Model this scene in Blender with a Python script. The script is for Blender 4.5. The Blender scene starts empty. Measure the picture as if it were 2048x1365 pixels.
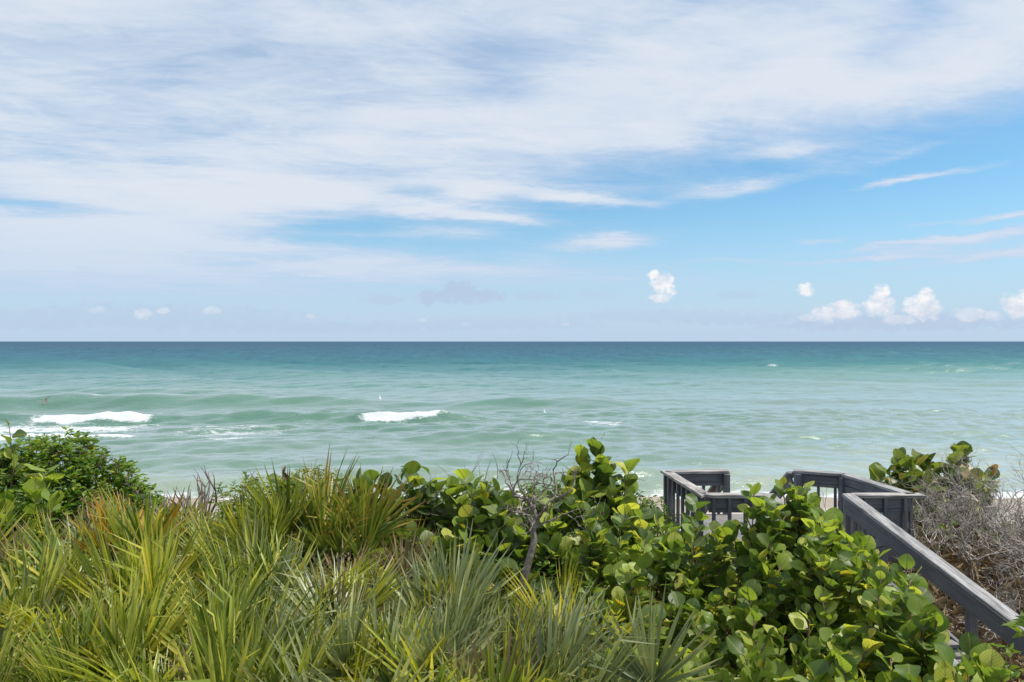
import bpy, bmesh, math, random
import numpy as np
from mathutils import Vector, Matrix, noise as mnoise

R = math.radians
rnd = random.Random(7)
nrg = np.random.default_rng(11)
scene = bpy.context.scene
COL = scene.collection

# ------------------------------------------------------------------ camera
CAMZ = 8.0
FPX = 1365.0            # focal length in photo pixels (24 mm on 36 mm)
cam_d = bpy.data.cameras.new("camera")
cam_d.lens = 24.0
cam_d.sensor_width = 36.0
cam_d.clip_end = 200000.0
cam_d.clip_start = 0.05
cam_d.shift_y = 0.0004
cam = bpy.data.objects.new("camera", cam_d)
cam.location = (0, 0, CAMZ)
cam.rotation_euler = (R(90), 0, 0)
COL.objects.link(cam)
scene.camera = cam

# ------------------------------------------------------------------ light
SUN_AZ, SUN_EL = R(88), R(63)      # azimuth clockwise from straight out to sea
sun_d = bpy.data.lights.new("sun", 'SUN')
sun_d.energy = 5.0
sun_d.angle = R(0.5)
sun_d.color = (1.0, 0.955, 0.87)
sun = bpy.data.objects.new("sun", sun_d)
sdir = Vector((math.sin(SUN_AZ) * math.cos(SUN_EL), math.cos(SUN_AZ) * math.cos(SUN_EL), math.sin(SUN_EL)))
sun.rotation_euler = (-sdir).to_track_quat('-Z', 'Y').to_euler()
sun.location = sdir * 50
COL.objects.link(sun)

scene.view_settings.view_transform = 'Standard'
scene.view_settings.look = 'None'
scene.view_settings.gamma = 1.0
scene.view_settings.exposure = 0.0
scene.view_settings.use_curve_mapping = False
scene.cycles.max_bounces = 8
scene.cycles.transparent_max_bounces = 8
scene.cycles.use_denoising = True

# ------------------------------------------------------------------ node helper
class NT:
    def __init__(s, tree):
        s.t = tree
        tree.nodes.clear()
    def n(s, typ, **kw):
        nd = s.t.nodes.new(typ)
        for k, v in kw.items():
            setattr(nd, k, v)
        return nd
    def put(s, sock, v):
        if isinstance(v, bpy.types.NodeSocket):
            s.t.links.new(v, sock)
        elif v is not None:
            if sock.type == 'RGBA' and len(v) == 3:
                v = (*v, 1.0)
            sock.default_value = v
    def m(s, op, a, b=None, c=None, clamp=False):
        nd = s.n('ShaderNodeMath', operation=op, use_clamp=clamp)
        s.put(nd.inputs[0], a)
        if b is not None: s.put(nd.inputs[1], b)
        if c is not None: s.put(nd.inputs[2], c)
        return nd.outputs[0]
    def mix(s, f, a, b, mode='MIX'):
        nd = s.n('ShaderNodeMix', data_type='RGBA', blend_type=mode)
        s.put(nd.inputs[0], f); s.put(nd.inputs[6], a); s.put(nd.inputs[7], b)
        return nd.outputs[2]
    def step(s, x, lo, hi, a=0.0, b=1.0):
        nd = s.n('ShaderNodeMapRange', interpolation_type='SMOOTHSTEP')
        s.put(nd.inputs[0], x)
        for i, v in enumerate((lo, hi, a, b)): s.put(nd.inputs[1 + i], v)
        return nd.outputs[0]
    def xyz(s, v):
        nd = s.n('ShaderNodeSeparateXYZ'); s.put(nd.inputs[0], v); return nd.outputs
    def vec(s, x, y, z):
        nd = s.n('ShaderNodeCombineXYZ')
        for i, v in enumerate((x, y, z)): s.put(nd.inputs[i], v)
        return nd.outputs[0]
    def noise(s, v, scale, detail=4, rough=0.55, dist=0.0, w=None):
        nd = s.n('ShaderNodeTexNoise')
        s.put(nd.inputs['Vector'], v)
        nd.inputs['Scale'].default_value = scale
        nd.inputs['Detail'].default_value = detail
        nd.inputs['Roughness'].default_value = rough
        nd.inputs['Distortion'].default_value = dist
        return nd.outputs['Fac']
    def vmul(s, v, k):
        nd = s.n('ShaderNodeVectorMath', operation='MULTIPLY'); s.put(nd.inputs[0], v); s.put(nd.inputs[1], k)
        return nd.outputs[0]
    def ramp(s, f, stops):
        nd = s.n('ShaderNodeValToRGB')
        el = nd.color_ramp.elements
        while len(el) < len(stops): el.new(0.5)
        for e, (p, c) in zip(el, stops):
            e.position = p; e.color = (*c, 1)
        s.put(nd.inputs[0], f)
        return nd.outputs[0]

def px_dir(px, py):
    """azimuth and elevation of a sight line given in photo pixels"""
    tx = (px - 1024) / FPX; tz = (684 - py) / FPX
    az = math.atan(tx)
    return az, math.atan(tz * math.cos(az))

# ------------------------------------------------------------------ sky
def build_world():
    w = bpy.data.worlds.new("World"); scene.world = w; w.use_nodes = True
    t = NT(w.node_tree)
    out = t.n('ShaderNodeOutputWorld'); bg = t.n('ShaderNodeBackground')
    t.put(bg.inputs[1], SKY_STRENGTH); t.t.links.new(bg.outputs[0], out.inputs[0])
    sky = t.n('ShaderNodeTexSky', sky_type='NISHITA')
    sky.sun_disc = False
    sky.sun_elevation = SUN_EL; sky.sun_rotation = SUN_AZ
    sky.air_density = 1.0; sky.dust_density = 0.6; sky.ozone_density = 2.2; sky.altitude = 0
    base = t.mix(1.0, sky.outputs[0], SKY_TINT, 'MULTIPLY')
    tc = t.n('ShaderNodeTexCoord')
    d = tc.outputs['Generated']
    x, y, z = t.xyz(d)
    az = t.m('ARCTAN2', x, y)
    el = t.m('ARCSINE', z)
    # warp of the angular coordinates so that no mask edge is a clean curve
    zz = t.m('ADD', t.m('MAXIMUM', z, 0.0), 0.05)
    P = t.vec(t.m('DIVIDE', x, zz), t.m('DIVIDE', y, zz), 0.0)
    n1 = t.noise(t.vmul(P, (0.55, 0.9, 1)), 1.0, 3, 0.5)
    n2 = t.noise(t.vmul(P, (0.55, 0.9, 1)), 1.0, 3, 0.5, 0.0)
    wz = t.noise(t.vec(t.m('MULTIPLY', az, 3.0), t.m('MULTIPLY', el, 14.0), 3.7), 1.0, 4, 0.6)
    az2 = t.m('ADD', az, t.m('MULTIPLY', t.m('SUBTRACT', n1, 0.5), 0.22))
    el2 = t.m('ADD', el, t.m('MULTIPLY', t.m('SUBTRACT', wz, 0.5), 0.045))
    az3 = t.m('ADD', az, t.m('MULTIPLY', t.m('SUBTRACT', n1, 0.5), 0.07))
    wz2 = t.noise(t.vec(t.m('MULTIPLY', az, 14.0), t.m('MULTIPLY', el, 60.0), 1.7), 1.0, 5, 0.65)
    el3 = t.m('ADD', el, t.m('MULTIPLY', t.m('SUBTRACT', wz2, 0.5), 0.028))
    def blob(px, py, rx, ry, tilt=0.0, a=None, e=None):
        if a is None: a, e = (az3, el3) if ry < 29 else (az2, el2)
        a0, e0 = px_dir(px, py); rx /= FPX; ry /= FPX
        da = t.m('SUBTRACT', a, a0); de = t.m('SUBTRACT', e, e0)
        c, s = math.cos(R(tilt)), math.sin(R(tilt))
        u = t.m('DIVIDE', t.m('ADD', t.m('MULTIPLY', da, c), t.m('MULTIPLY', de, s)), rx)
        v = t.m('DIVIDE', t.m('SUBTRACT', t.m('MULTIPLY', de, c), t.m('MULTIPLY', da, s)), ry)
        return t.m('ADD', t.m('MULTIPLY', u, u), t.m('MULTIPLY', v, v))
    def gauss(*k):
        return t.m('EXPONENT', t.m('MULTIPLY', blob(*k), -1.0))
    # cirrus sheet: cloud-plane noise, stretched along the wind
    c15, s15 = math.cos(R(9)), math.sin(R(9))
    px_, py_, _ = t.xyz(P)
    u = t.m('ADD', t.m('MULTIPLY', px_, c15), t.m('MULTIPLY', py_, s15))
    v = t.m('SUBTRACT', t.m('MULTIPLY', py_, c15), t.m('MULTIPLY', px_, s15))
    sheet = t.noise(t.vec(t.m('MULTIPLY', u, 0.45), t.m('MULTIPLY', v, 1.0), 1.3), 1.0, 7, 0.58, 0.9)
    streak = t.noise(t.vec(t.m('MULTIPLY', u, 0.8), t.m('MULTIPLY', v, 4.0), 5.1), 1.0, 6, 0.62, 0.5)
    fine = t.noise(t.vec(t.m('MULTIPLY', u, 7.0), t.m('MULTIPLY', v, 16.0), 2.0), 1.0, 4, 0.6, 1.0)
    wisp = t.noise(t.vec(t.m('MULTIPLY', u, 1.5), t.m('MULTIPLY', v, 2.2), 8.0), 1.0, 7, 0.6, 1.2)
    dens = t.m('ADD', t.m('MULTIPLY', sheet, 1.05), t.m('MULTIPLY', streak, 0.26))
    dens = t.m('ADD', dens, t.m('MULTIPLY', t.m('SUBTRACT', fine, 0.5), 0.24))
    # cover grows with height above the horizon
    dens = t.m('ADD', dens, t.step(el, 0.02, 0.34, -0.17, 0.19))
    NEG = [(1880, 400, 700, 140, 4, .56), (1330, 340, 260, 50, 6, .20), (660, 468, 330, 55, 8, .24), (800, 392, 100, 18, 8, .20), (60, 412, 150, 14, 0, .36),
           (985, 150, 110, 60, 15, .20), (560, 96, 190, 26, 0, .06), (1800, 55, 170, 40, 25, .20), (250, 95, 240, 40, 0, .05), (330, 255, 240, 28, 2, .10), (700, 180, 240, 60, 20, .08),
           (1150, 440, 250, 25, 0, .12), (1300, 45, 160, 30, 10, .08), (900, 300, 240, 40, -5, .10)]
    POS = [(350, 310, 620, 110, 3, .16), (1500, 170, 560, 100, -4, .20), (500, 50, 700, 90, 0, .08), (1850, 190, 300, 60, -10, .16), (1480, 376, 130, 15, 6, .52), (1830, 357, 120, 8, 4, .72),
           (905, 424, 160, 15, -4, .68), (950, 384, 60, 17, 0, .60), (1180, 398, 140, 12, -6, .60), (1210, 485, 110, 17, 2, .70), (1740, 519, 160, 7, 2, .85), (1480, 522, 160, 8, 2, .4), (1560, 305, 100, 12, 0, .3), (1810, 310, 50, 8, 10, .3),
           (950, 545, 420, 26, -2, .44), (200, 550, 460, 36, 0, .44), (2010, 510, 150, 10, 4, .8), (1850, 490, 160, 10, 2, .75), (1640, 482, 60, 5, 0, .7), (1960, 470, 130, 6, 3, .5), (2030, 433, 60, 6, 3, .7), (1860, 445, 70, 4, 0, .5), (1420, 290, 330, 30, -8, .14), (150, 475, 300, 28, 0, .56), (90, 515, 300, 22, 0, .3), (430, 392, 330, 26, 4, .36), (270, 445, 190, 42, 0, .40), (480, 425, 220, 22, 8, .28), (620, 440, 160, 10, 6, .26), (760, 470, 140, 8, 2, .3), (560, 495, 150, 9, 2, .3), (760, 520, 120, 28, 0, .3), (900, 462, 90, 12, 0, .34), (600, 535, 120, 10, -3, .3), (1030, 440, 70, 8, -8, .3)]
    for (px, py, rx, ry, ti, k) in NEG:
        dens = t.m('SUBTRACT', dens, t.m('MULTIPLY', gauss(px, py, rx, ry, ti), k))
    for (px, py, rx, ry, ti, k) in POS:
        dens = t.m('ADD', dens, t.m('MULTIPLY', gauss(px, py, rx, ry, ti), k))
    cov = t.step(t.m('ADD', dens, t.m('MULTIPLY', t.m('SUBTRACT', wisp, 0.5), 0.40)), 0.30, 1.04, 0.0, 0.95)
    ccol = t.mix(t.step(t.m('ADD', dens, t.m('MULTIPLY', t.m('SUBTRACT', wisp, 0.5), 0.85)), 0.58, 1.25), CLOUD_THIN, CLOUD_THICK)
    colr = t.mix(cov, base, ccol)
    # pale band of moist air along the horizon
    colr = t.mix(t.step(el, 0.0, 0.22, 0.86, 0.0), colr, HORIZON)
    # far cumulus: rows of puffs
    nq = t.noise(t.vec(t.m('MULTIPLY', az, 70.0), t.m('MULTIPLY', el, 90.0), 0.0), 1.0, 5, 0.6, 0.3)
    ns = t.noise(t.vec(t.m('MULTIPLY', az, 55.0), t.m('MULTIPLY', el, 62.0), 9.0), 1.0, 4, 0.6, 0.2)
    PUFF = [(1308, 552, 14, 10, 1.), (1326, 572, 22, 27, 1.), (1322, 596, 22, 10, .7), (1612, 580, 15, 12, .85), (1650, 630, 24, 16, .95),
            (1690, 624, 26, 19, 1.), (1762, 590, 13, 17, 1.), (1758, 614, 24, 20, 1.), (1854, 594, 13, 16, 1.), (1846, 618, 26, 22, 1.),
            (1822, 604, 14, 9, .95), (1935, 630, 22, 11, .75), (1990, 634, 14, 9, .75), (2042, 612, 26, 22, 1.), (1615, 636, 20, 6, .6), (1800, 640, 26, 9, .7),
            (285, 629, 15, 11, .62), (326, 622, 9, 6, .45), (425, 622, 15, 8, .42), (195, 621, 14, 6, .35), (622, 634, 9, 5, .45), (845, 641, 8, 4, .35), (930, 650, 9, 4, .35), (1130, 650, 8, 4, .3)]
    GREY = [(925, 594, 92, 16, .85), (920, 578, 34, 16, .9), (855, 598, 24, 14, .8), (1790, 646, 230, 16, .75), (1500, 640, 160, 12, .45), (620, 655, 300, 12, .4), (765, 601, 44, 10, .5), (1075, 592, 50, 12, .35), (340, 636, 260, 24, .4),
            (90, 640, 130, 18, .4), (1310, 634, 190, 12, .4), (1480, 590, 50, 10, .28), (960, 650, 260, 12, .35), (1190, 590, 40, 12, .2), (560, 640, 90, 12, .3)]
    def field(L):
        f = None
        for (px, py, rx, ry, k) in L:
            g = t.m('MULTIPLY', t.m('SUBTRACT', 1.25, blob(px, py, rx, ry, 0, az, el)), 1.0)
            g = t.m('MULTIPLY', t.step(t.m('ADD', g, t.m('MULTIPLY', t.m('SUBTRACT', nq, 0.5), 3.8)), -0.15, 1.05), k)
            f = g if f is None else t.m('MAXIMUM', f, g)
        return f
    fg = field(GREY); fw = field(PUFF)
    colr = t.mix(t.m('MULTIPLY', fg, 0.9), colr, CUM_GREY)
    wcol = t.mix(t.step(ns, 0.36, 0.6), CUM_SHADE, CUM_WHITE)
    wcol = t.mix(t.step(t.m('ADD', el, t.m('MULTIPLY', t.m('SUBTRACT', ns, 0.5), 0.02)), 0.0322, 0.0571, 0.55, 0.0), wcol, CUM_BASE)
    colr = t.mix(t.m('MULTIPLY', fw, 1.0), colr, wcol)
    t.put(bg.inputs[0], colr)
    w.cycles.sampling_method = 'MANUAL'; w.cycles.sample_map_resolution = 512

SKY_STRENGTH = 0.13
def radiance(r, g, b): return (r / SKY_STRENGTH, g / SKY_STRENGTH, b / SKY_STRENGTH)
SKY_TINT = (0.74, 1.07, 1.13)
CLOUD_THIN = radiance(.59, .70, .86)
CLOUD_THICK = radiance(.76, .815, .89)
HORIZON = radiance(.52, .655, .86)
CUM_GREY = radiance(.48, .59, .77)
CUM_BASE = radiance(.62, .69, .83)
CUM_SHADE = radiance(.74, .79, .88)
CUM_WHITE = radiance(.95, .95, .96)
build_world()

# ------------------------------------------------------------------ object helpers
def link(o, parent=None):
    COL.objects.link(o)
    if parent is not None: o.parent = parent
    return o
def tag(o, label, cat, group=None):
    o['label'] = label; o['category'] = cat
    if group: o['group'] = group
    return o
def empty(name, loc, label, cat, group=None):
    o = bpy.data.objects.new(name, None); o.location = loc; o.empty_display_size = 0.2
    return tag(link(o), label, cat, group)
def mesh_np(name, V, F, mats=(), smooth=True, attrs=None):
    """V (n,3), F (m,k) equal-size faces"""
    V = np.asarray(V, np.float32); F = np.asarray(F, np.int32)
    me = bpy.data.meshes.new(name)
    me.vertices.add(len(V)); me.vertices.foreach_set('co', V.ravel())
    k = F.shape[1]
    me.loops.add(F.size); me.loops.foreach_set('vertex_index', F.ravel())
    me.polygons.add(len(F))
    me.polygons.foreach_set('loop_start', np.arange(0, F.size, k, dtype=np.int32))
    me.polygons.foreach_set('use_smooth', np.full(len(F), smooth))
    me.update(calc_edges=True)
    for a, vals in (attrs or {}).items():
        at = me.attributes.new(a, 'FLOAT', 'POINT'); at.data.foreach_set('value', np.asarray(vals, np.float32))
    for m in mats: me.materials.append(m)
    return me
def mat(name):
    m = bpy.data.materials.new(name); m.use_nodes = True
    t = NT(m.node_tree)
    out = t.n('ShaderNodeOutputMaterial')
    return m, t, out
def W(px, py, d):
    """world point seen at photo pixel (px, py) at distance d out to sea"""
    return Vector(((px - 1024) / FPX * d, d, CAMZ - (py - 684) / FPX * d))

# ------------------------------------------------------------------ ground
GY = np.array([-300, -6, 0, 4, 6.5, 8.5, 9.8, 11, 13, 16, 20, 26, 31, 35, 40, 60, 120])
GZ = np.array([3.9, 4.0, 4.05, 4.1, 4.4, 4.75, 4.85, 4.62, 3.9, 2.9, 1.85, 1.0, .42, -.05, -.7, -1.8, -4])
def gz(x, y):
    z = np.interp(y, GY, GZ)
    amp = np.interp(y, [-300, 12, 16, 30], [.07, .07, .05, .015])
    return z + amp * (np.sin(x * 1.3 + y * .7) + np.sin(x * .57 - y * 1.1 + 1.0) * 1.2 + .6 * np.sin(x * 2.9 + 2 * y))
def ground_z(x, y): return float(gz(np.float64(x), np.float64(y)))

def build_ground():
    xs = np.concatenate([np.linspace(-600, -45, 24), np.linspace(-44, 44, 220), np.linspace(45, 600, 24)])
    ys = np.concatenate([np.linspace(-300, -8, 14), np.linspace(-7, 45, 170), np.linspace(47, 110, 14)])
    X, Y = np.meshgrid(xs, ys); Z = gz(X, Y)
    nx, ny = len(xs), len(ys)
    I = np.arange(nx * ny).reshape(ny, nx)
    F = np.stack([I[:-1, :-1], I[:-1, 1:], I[1:, 1:], I[1:, :-1]], -1).reshape(-1, 4)
    m, t, out = mat('dune_sand')
    b = t.n('ShaderNodeBsdfPrincipled'); t.t.links.new(b.outputs[0], out.inputs[0])
    tc = t.n('ShaderNodeTexCoord').outputs['Object']
    x, y, z = t.xyz(tc)
    n1 = t.noise(tc, 1.2, 6, 0.65); n2 = t.noise(tc, 14.0, 5, 0.7); n3 = t.noise(tc, 90.0, 3, 0.6)
    sand = t.mix(n2, (0.40, 0.355, 0.30), (0.50, 0.455, 0.395))
    wet = t.step(z, 0.25, 0.75, 1.0, 0.0)
    sand = t.mix(wet, sand, (0.30, 0.25, 0.20))
    litter = t.mix(t.step(n2, 0.35, 0.65), (0.10, 0.065, 0.038), (0.30, 0.22, 0.13))
    litter = t.mix(t.step(n3, 0.5, 0.62), litter, (0.36, 0.29, 0.19))
    yy = t.m('ADD', y, t.m('MULTIPLY', t.m('SUBTRACT', n1, 0.5), 4.0))
    col = t.mix(t.step(yy, 11.0, 13.0), litter, sand)
    t.put(b.inputs['Base Color'], col); b.inputs['Roughness'].default_value = 0.9
    bp = t.n('ShaderNodeBump'); bp.inputs['Strength'].default_value = 0.7; bp.inputs['Distance'].default_value = 0.03
    t.put(bp.inputs['Height'], t.m('ADD', n2, n1)); t.put(b.inputs['Normal'], bp.outputs[0])
    o = bpy.data.objects.new('beach_ground', mesh_np('beach_ground', np.stack([X, Y, Z], -1).reshape(-1, 3), F, [m]))
    link(o)['kind'] = 'structure'
build_ground()

# ------------------------------------------------------------------ sea
def vnoise(x, y, seed):
    """smooth value noise on arrays"""
    xi = np.floor(x).astype(np.int64); yi = np.floor(y).astype(np.int64)
    fx = x - xi; fy = y - yi
    fx = fx * fx * (3 - 2 * fx); fy = fy * fy * (3 - 2 * fy)
    def h(a, b):
        k = (a * 374761393 + b * 668265263 + seed * 69069) & 0xffffffff
        k = ((k ^ (k >> 13)) * 1274126177) & 0xffffffff
        return ((k ^ (k >> 16)) & 0xffff) / 65535.0
    return (h(xi, yi) * (1 - fx) + h(xi + 1, yi) * fx) * (1 - fy) + (h(xi, yi + 1) * (1 - fx) + h(xi + 1, yi + 1) * fx) * fy

def env(x, a, b, soft):
    return 1 / (1 + np.exp(-(x - a) / soft)) * 1 / (1 + np.exp((x - b) / soft))

def build_sea():
    ys = np.concatenate([np.arange(27, 80, .26), np.arange(80, 250, .6), np.arange(250, 700, 1.9), np.arange(700, 2500, 7),
                         np.geomspace(2500, 90000, 50)])
    nc = 620
    u = np.linspace(-1, 1, nc)
    Wd = np.maximum(150, ys * 1.0)
    X = u[None, :] * Wd[:, None]; Y = np.repeat(ys[:, None], nc, 1)
    # denser columns near the middle are not needed; jitter nothing
    Z = np.zeros_like(X); foam = np.zeros_like(X)
    dxl = Wd / nc * 2
    dyl = np.gradient(ys)
    # wind chop and swell as many sine trains running roughly ashore
    g = np.random.default_rng(5)
    for lam in np.geomspace(1.6, 46, 46):
        th = g.normal(0, 0.42) + 0.10
        ph = g.uniform(0, 6.28)
        k = 2 * math.pi / lam
        A = 0.0105 * lam ** 0.86 * g.uniform(.6, 1.3)
        if lam <= 2.4: A *= 1.5
        if 2.4 < lam < 8: A = A * np.interp(ys, [40, 110, 220], [.42, .6, 1.0])
        fade = np.clip((lam / np.maximum(dyl, dxl * .6) - 2.6) / 2.0, 0, 1)
        shallow = np.interp(ys, [30, 60, 100, 160, 300], [.06, .10, .22, .6, 1.0]) if lam > 7 else (np.interp(ys, [30, 60, 150], [.55, .7, 1.0]) if lam > 3.5 else np.interp(ys, [30, 60], [1.1, 1.2]))
        grp = .35 + 1.3 * vnoise(X / (lam * 3.1) + ph, Y / (lam * 2.3), int(lam * 100))
        arg = k * (X * math.sin(th) + Y * math.cos(th)) + ph
        s = np.sin(arg)
        Z += (A * fade * shallow)[:, None] * grp * (s + .25 * np.sin(2 * arg + 1.57))
    # shoaling waves: (distance, x0, x1, soft, height, front width, back width)
    SW = [(76, -80, 10, 10, .16, 1.6, 4), (62, -30, 8, 6, .22, 1.4, 3), (46, -30, 20, 6, .20, 1.3, 3), (38.6, -17.5, 11, 4.5, .62, 1.3, 3.2), (40.5, 9, 40, 7, .22, 2.0, 4), (52, -26, -12, 3, .34, 1.5, 3), (55.4, -70, -31, 2, .26, 1.2, 2.6),
          (56, -7.5, 5.5, 2, .5, 1.6, 3.2), (68.5, -90, -36.2, 1.2, .56, 1.2, 3.6), (69.3, -36, -15, 2, .60, 1.4, 4.2), (68.5, -16, -4.5, 1.0, .56, 1.2, 3.6),
          (67.5, -1, 12, 3, .38, 2, 4.2), (84, -110, -36, 6, 1.0, 2.2, 5.5), (86, -38, -16, 5, .62, 2.2, 5), (86, -9, 13, 3, .55, 2.2, 5.5), (104, -100, -34, 8, .62, 3, 6),
          (90, 14, 60, 8, .25, 2.5, 5), (62, 12, 55, 8, .2, 2.2, 4.5), (50, 10, 50, 8, .22, 2, 4), (112, 20, 90, 12, .28, 3, 6), (130, -60, 30, 20, .35, 4, 8), (74, 5, 60, 9, .2, 2, 5)]
    for i, (yk, a, b, sf, Hh, wf, wb) in enumerate(SW):
        c = yk + 1.3 * (vnoise(X / 9.0, X * 0, 31 + i) - .5) + .9 * (vnoise(X / 3.1, X * 0, 57 + i) - .5) * .5 + 0.02 * (X - (a + b) / 2)
        s = Y - c
        prof = np.where(s < 0, np.exp(-(s / wf) ** 2), np.exp(-(s / wb) ** 2))
        hgt = 1.35 * Hh * env(X, a, b, sf) * (.75 + .5 * vnoise(X / 5.0, X * 0, 71 + i))
        Z += hgt * prof - .18 * hgt * np.exp(-((s + wf * 2.2) / (wf * 1.6)) ** 2)
    # white water: (distance, x0, x1, soft, front reach, back reach, strength)
    FO = [(68.2, -47.5, -36.2, .5, 1.05, .6, 1.5), (68.2, -15, -6.7, .5, .85, .6, 1.5), (61.5, -54, -33.0, 1.2, 5.0, 5.5, .86),
          (55.5, -54, -30.2, .7, .9, .6, 1.05), (60, -31, -18.5, 2.2, 3.6, 4.8, .66), (54.5, -26, -19.5, 1.2, .9, .7, .85), (52.8, -28, -22.5, 1.2, .5, .6, .62),
          (57.8, -31, -21, 1.2, .5, .5, .62), (65.5, -14, -5.5, .8, 1.8, 1.6, .58), (65.5, 6.9, 11, .6, 2.6, 1.8, .78), (85.5, -60, -38, 3, .5, .9, .52),
          (66.0, -30, -22, 2, .5, 1.2, .42), (59.3, -5.6, -4.0, .3, .5, .4, .95), (35.3, -60, 80, 4, 2.2, 1.6, .95), (61.5, -3.2, -2.0, .3, .5, .5, .7)]
    for i, (yk, a, b, sf, rf, rb, k) in enumerate(FO):
        c = yk + 1.1 * (vnoise(X / 2.3, X * 0, 131 + i) - .5) + 0.02 * (X - (a + b) / 2)
        s = Y - c
        p = np.where(s < 0, np.exp(-(s / rf) ** 4), np.exp(-(s / rb) ** 4))
        e = env(X, a, b, sf)
        foam = np.maximum(foam, k * e * p)
        if k > 1.1: Z += .22 * e * p * (vnoise(X / .5, Y / .5, 201 + i) * .8 + vnoise(X / 1.3, Y / 1.3, 221 + i) * .8 - .2)
    # stray whitecaps further out
    wc = vnoise(X / 2.6, Y / 5.0, 301) * vnoise(X / 23, Y / 40, 302)
    foam = np.maximum(foam, np.where(Y > 75, np.clip((wc - .84) * 9, 0, .8), 0))
    Z = np.where(Y > 2500, 0, Z)
    ny = len(ys)
    I = np.arange(nc * ny).reshape(ny, nc)
    F = np.stack([I[:-1, :-1], I[:-1, 1:], I[1:, 1:], I[1:, :-1]], -1).reshape(-1, 4)
    m, t, out = mat('sea_water')
    tc = t.n('ShaderNodeTexCoord').outputs['Object']
    x, y, z = t.xyz(tc)
    # water colour by distance from shore (sand in suspension, then depth)
    big = t.noise(t.vmul(tc, (0.012, 0.02, 0)), 1.0, 4, 0.6)
    mid = t.noise(t.vmul(tc, (0.05, 0.12, 0)), 1.0, 4, 0.6)
    ly = t.m('DIVIDE', t.m('LOGARITHM', t.m('DIVIDE', t.m('MAXIMUM', y, 20.0), 30.0), 10.0), 2.5)
    ly = t.m('ADD', ly, t.m('MULTIPLY', t.m('SUBTRACT', big, 0.5), 0.13))
    ly = t.m('ADD', ly, t.m('MULTIPLY', t.m('SUBTRACT', mid, 0.5), 0.06))
    ly = t.m('SUBTRACT', ly, t.m('MULTIPLY', t.step(t.m('DIVIDE', x, y), 0.05, 0.6), 0.05))
    wcol = t.ramp(ly, SEA_RAMP)
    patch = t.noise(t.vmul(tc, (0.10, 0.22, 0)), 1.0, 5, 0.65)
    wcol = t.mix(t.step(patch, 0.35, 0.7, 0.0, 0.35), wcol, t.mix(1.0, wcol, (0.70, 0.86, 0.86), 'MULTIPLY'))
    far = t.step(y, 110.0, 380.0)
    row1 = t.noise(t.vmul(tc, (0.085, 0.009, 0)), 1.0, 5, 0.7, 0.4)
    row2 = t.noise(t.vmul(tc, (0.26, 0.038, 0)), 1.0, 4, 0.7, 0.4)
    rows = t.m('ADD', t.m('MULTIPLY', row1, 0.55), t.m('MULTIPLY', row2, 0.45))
    shade = t.mix(t.step(rows, 0.34, 0.66), (0.62, 0.72, 0.80), (1.36, 1.25, 1.18))  # light and dark of far wave faces painted into the water colour
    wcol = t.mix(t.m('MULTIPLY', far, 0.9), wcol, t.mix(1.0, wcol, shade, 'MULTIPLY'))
    # ripples
    b1 = t.noise(t.vmul(tc, (0.8, 1.6, 1)), 1.0, 5, 0.62, 0.4)
    b2 = t.noise(t.vmul(tc, (0.13, 0.30, 1)), 1.0, 4, 0.6)
    bp = t.n('ShaderNodeBump'); bp.inputs['Strength'].default_value = 0.7; bp.inputs['Distance'].default_value = 0.16
    t.put(bp.inputs['Height'], b1)
    bp2 = t.n('ShaderNodeBump'); bp2.inputs['Strength'].default_value = 0.5; bp2.inputs['Distance'].default_value = 0.4
    t.put(bp2.inputs['Height'], b2); t.put(bp2.inputs['Normal'], bp.outputs[0])
    dif = t.n('ShaderNodeBsdfDiffuse'); t.put(dif.inputs[0], wcol); t.put(dif.inputs['Normal'], bp2.outputs[0])
    gl = t.n('ShaderNodeBsdfGlossy'); gl.inputs['Roughness'].default_value = 0.27; gl.inputs[0].default_value = (1, 1, 1, 1)
    t.put(gl.inputs['Normal'], bp2.outputs[0])
    fr = t.n('ShaderNodeFresnel'); fr.inputs[0].default_value = 1.33; t.put(fr.inputs['Normal'], bp2.outputs[0])
    # a wind-roughened sea never reaches the mirror-like reflectance of flat water
    fac = t.m('MINIMUM', t.m('MULTIPLY', fr.outputs[0], 1.6), t.step(y, 55.0, 250.0, 0.68, 0.15))
    ws = t.n('ShaderNodeMixShader'); t.put(ws.inputs[0], fac)
    t.t.links.new(dif.outputs[0], ws.inputs[1]); t.t.links.new(gl.outputs[0], ws.inputs[2])
    # foam
    at = t.n('ShaderNodeAttribute', attribute_name='foam').outputs['Fac']
    f1 = t.noise(t.vmul(tc, (0.55, 1.25, 1.2)), 1.0, 6, 0.7, 1.2)
    f2 = t.noise(t.vmul(tc, (4.0, 6.0, 4.0)), 1.0, 4, 0.7)
    fn = t.m('ADD', t.m('MULTIPLY', t.m('SUBTRACT', f1, 0.5), 2.6), t.m('MULTIPLY', t.m('SUBTRACT', f2, 0.5), 1.3))
    fm = t.step(t.m('ADD', at, t.m('MULTIPLY', fn, t.step(at, 0.0, 0.25))), 0.46, 0.98)
    fm = t.m('MULTIPLY', fm, t.step(at, 0.2, 1.0, 0.62, 1.0))
    fo = t.n('ShaderNodeBsdfDiffuse'); fo.inputs[0].default_value = (0.58, 0.595, 0.60, 1)
    bf = t.n('ShaderNodeBump'); bf.inputs['Strength'].default_value = 0.6; bf.inputs['Distance'].default_value = 0.12
    t.put(bf.inputs['Height'], f2); t.put(fo.inputs['Normal'], bf.outputs[0])
    ms = t.n('ShaderNodeMixShader'); t.put(ms.inputs[0], fm)
    t.t.links.new(ws.outputs[0], ms.inputs[1]); t.t.links.new(fo.outputs[0], ms.inputs[2])
    t.t.links.new(ms.outputs[0], out.inputs[0])
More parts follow.
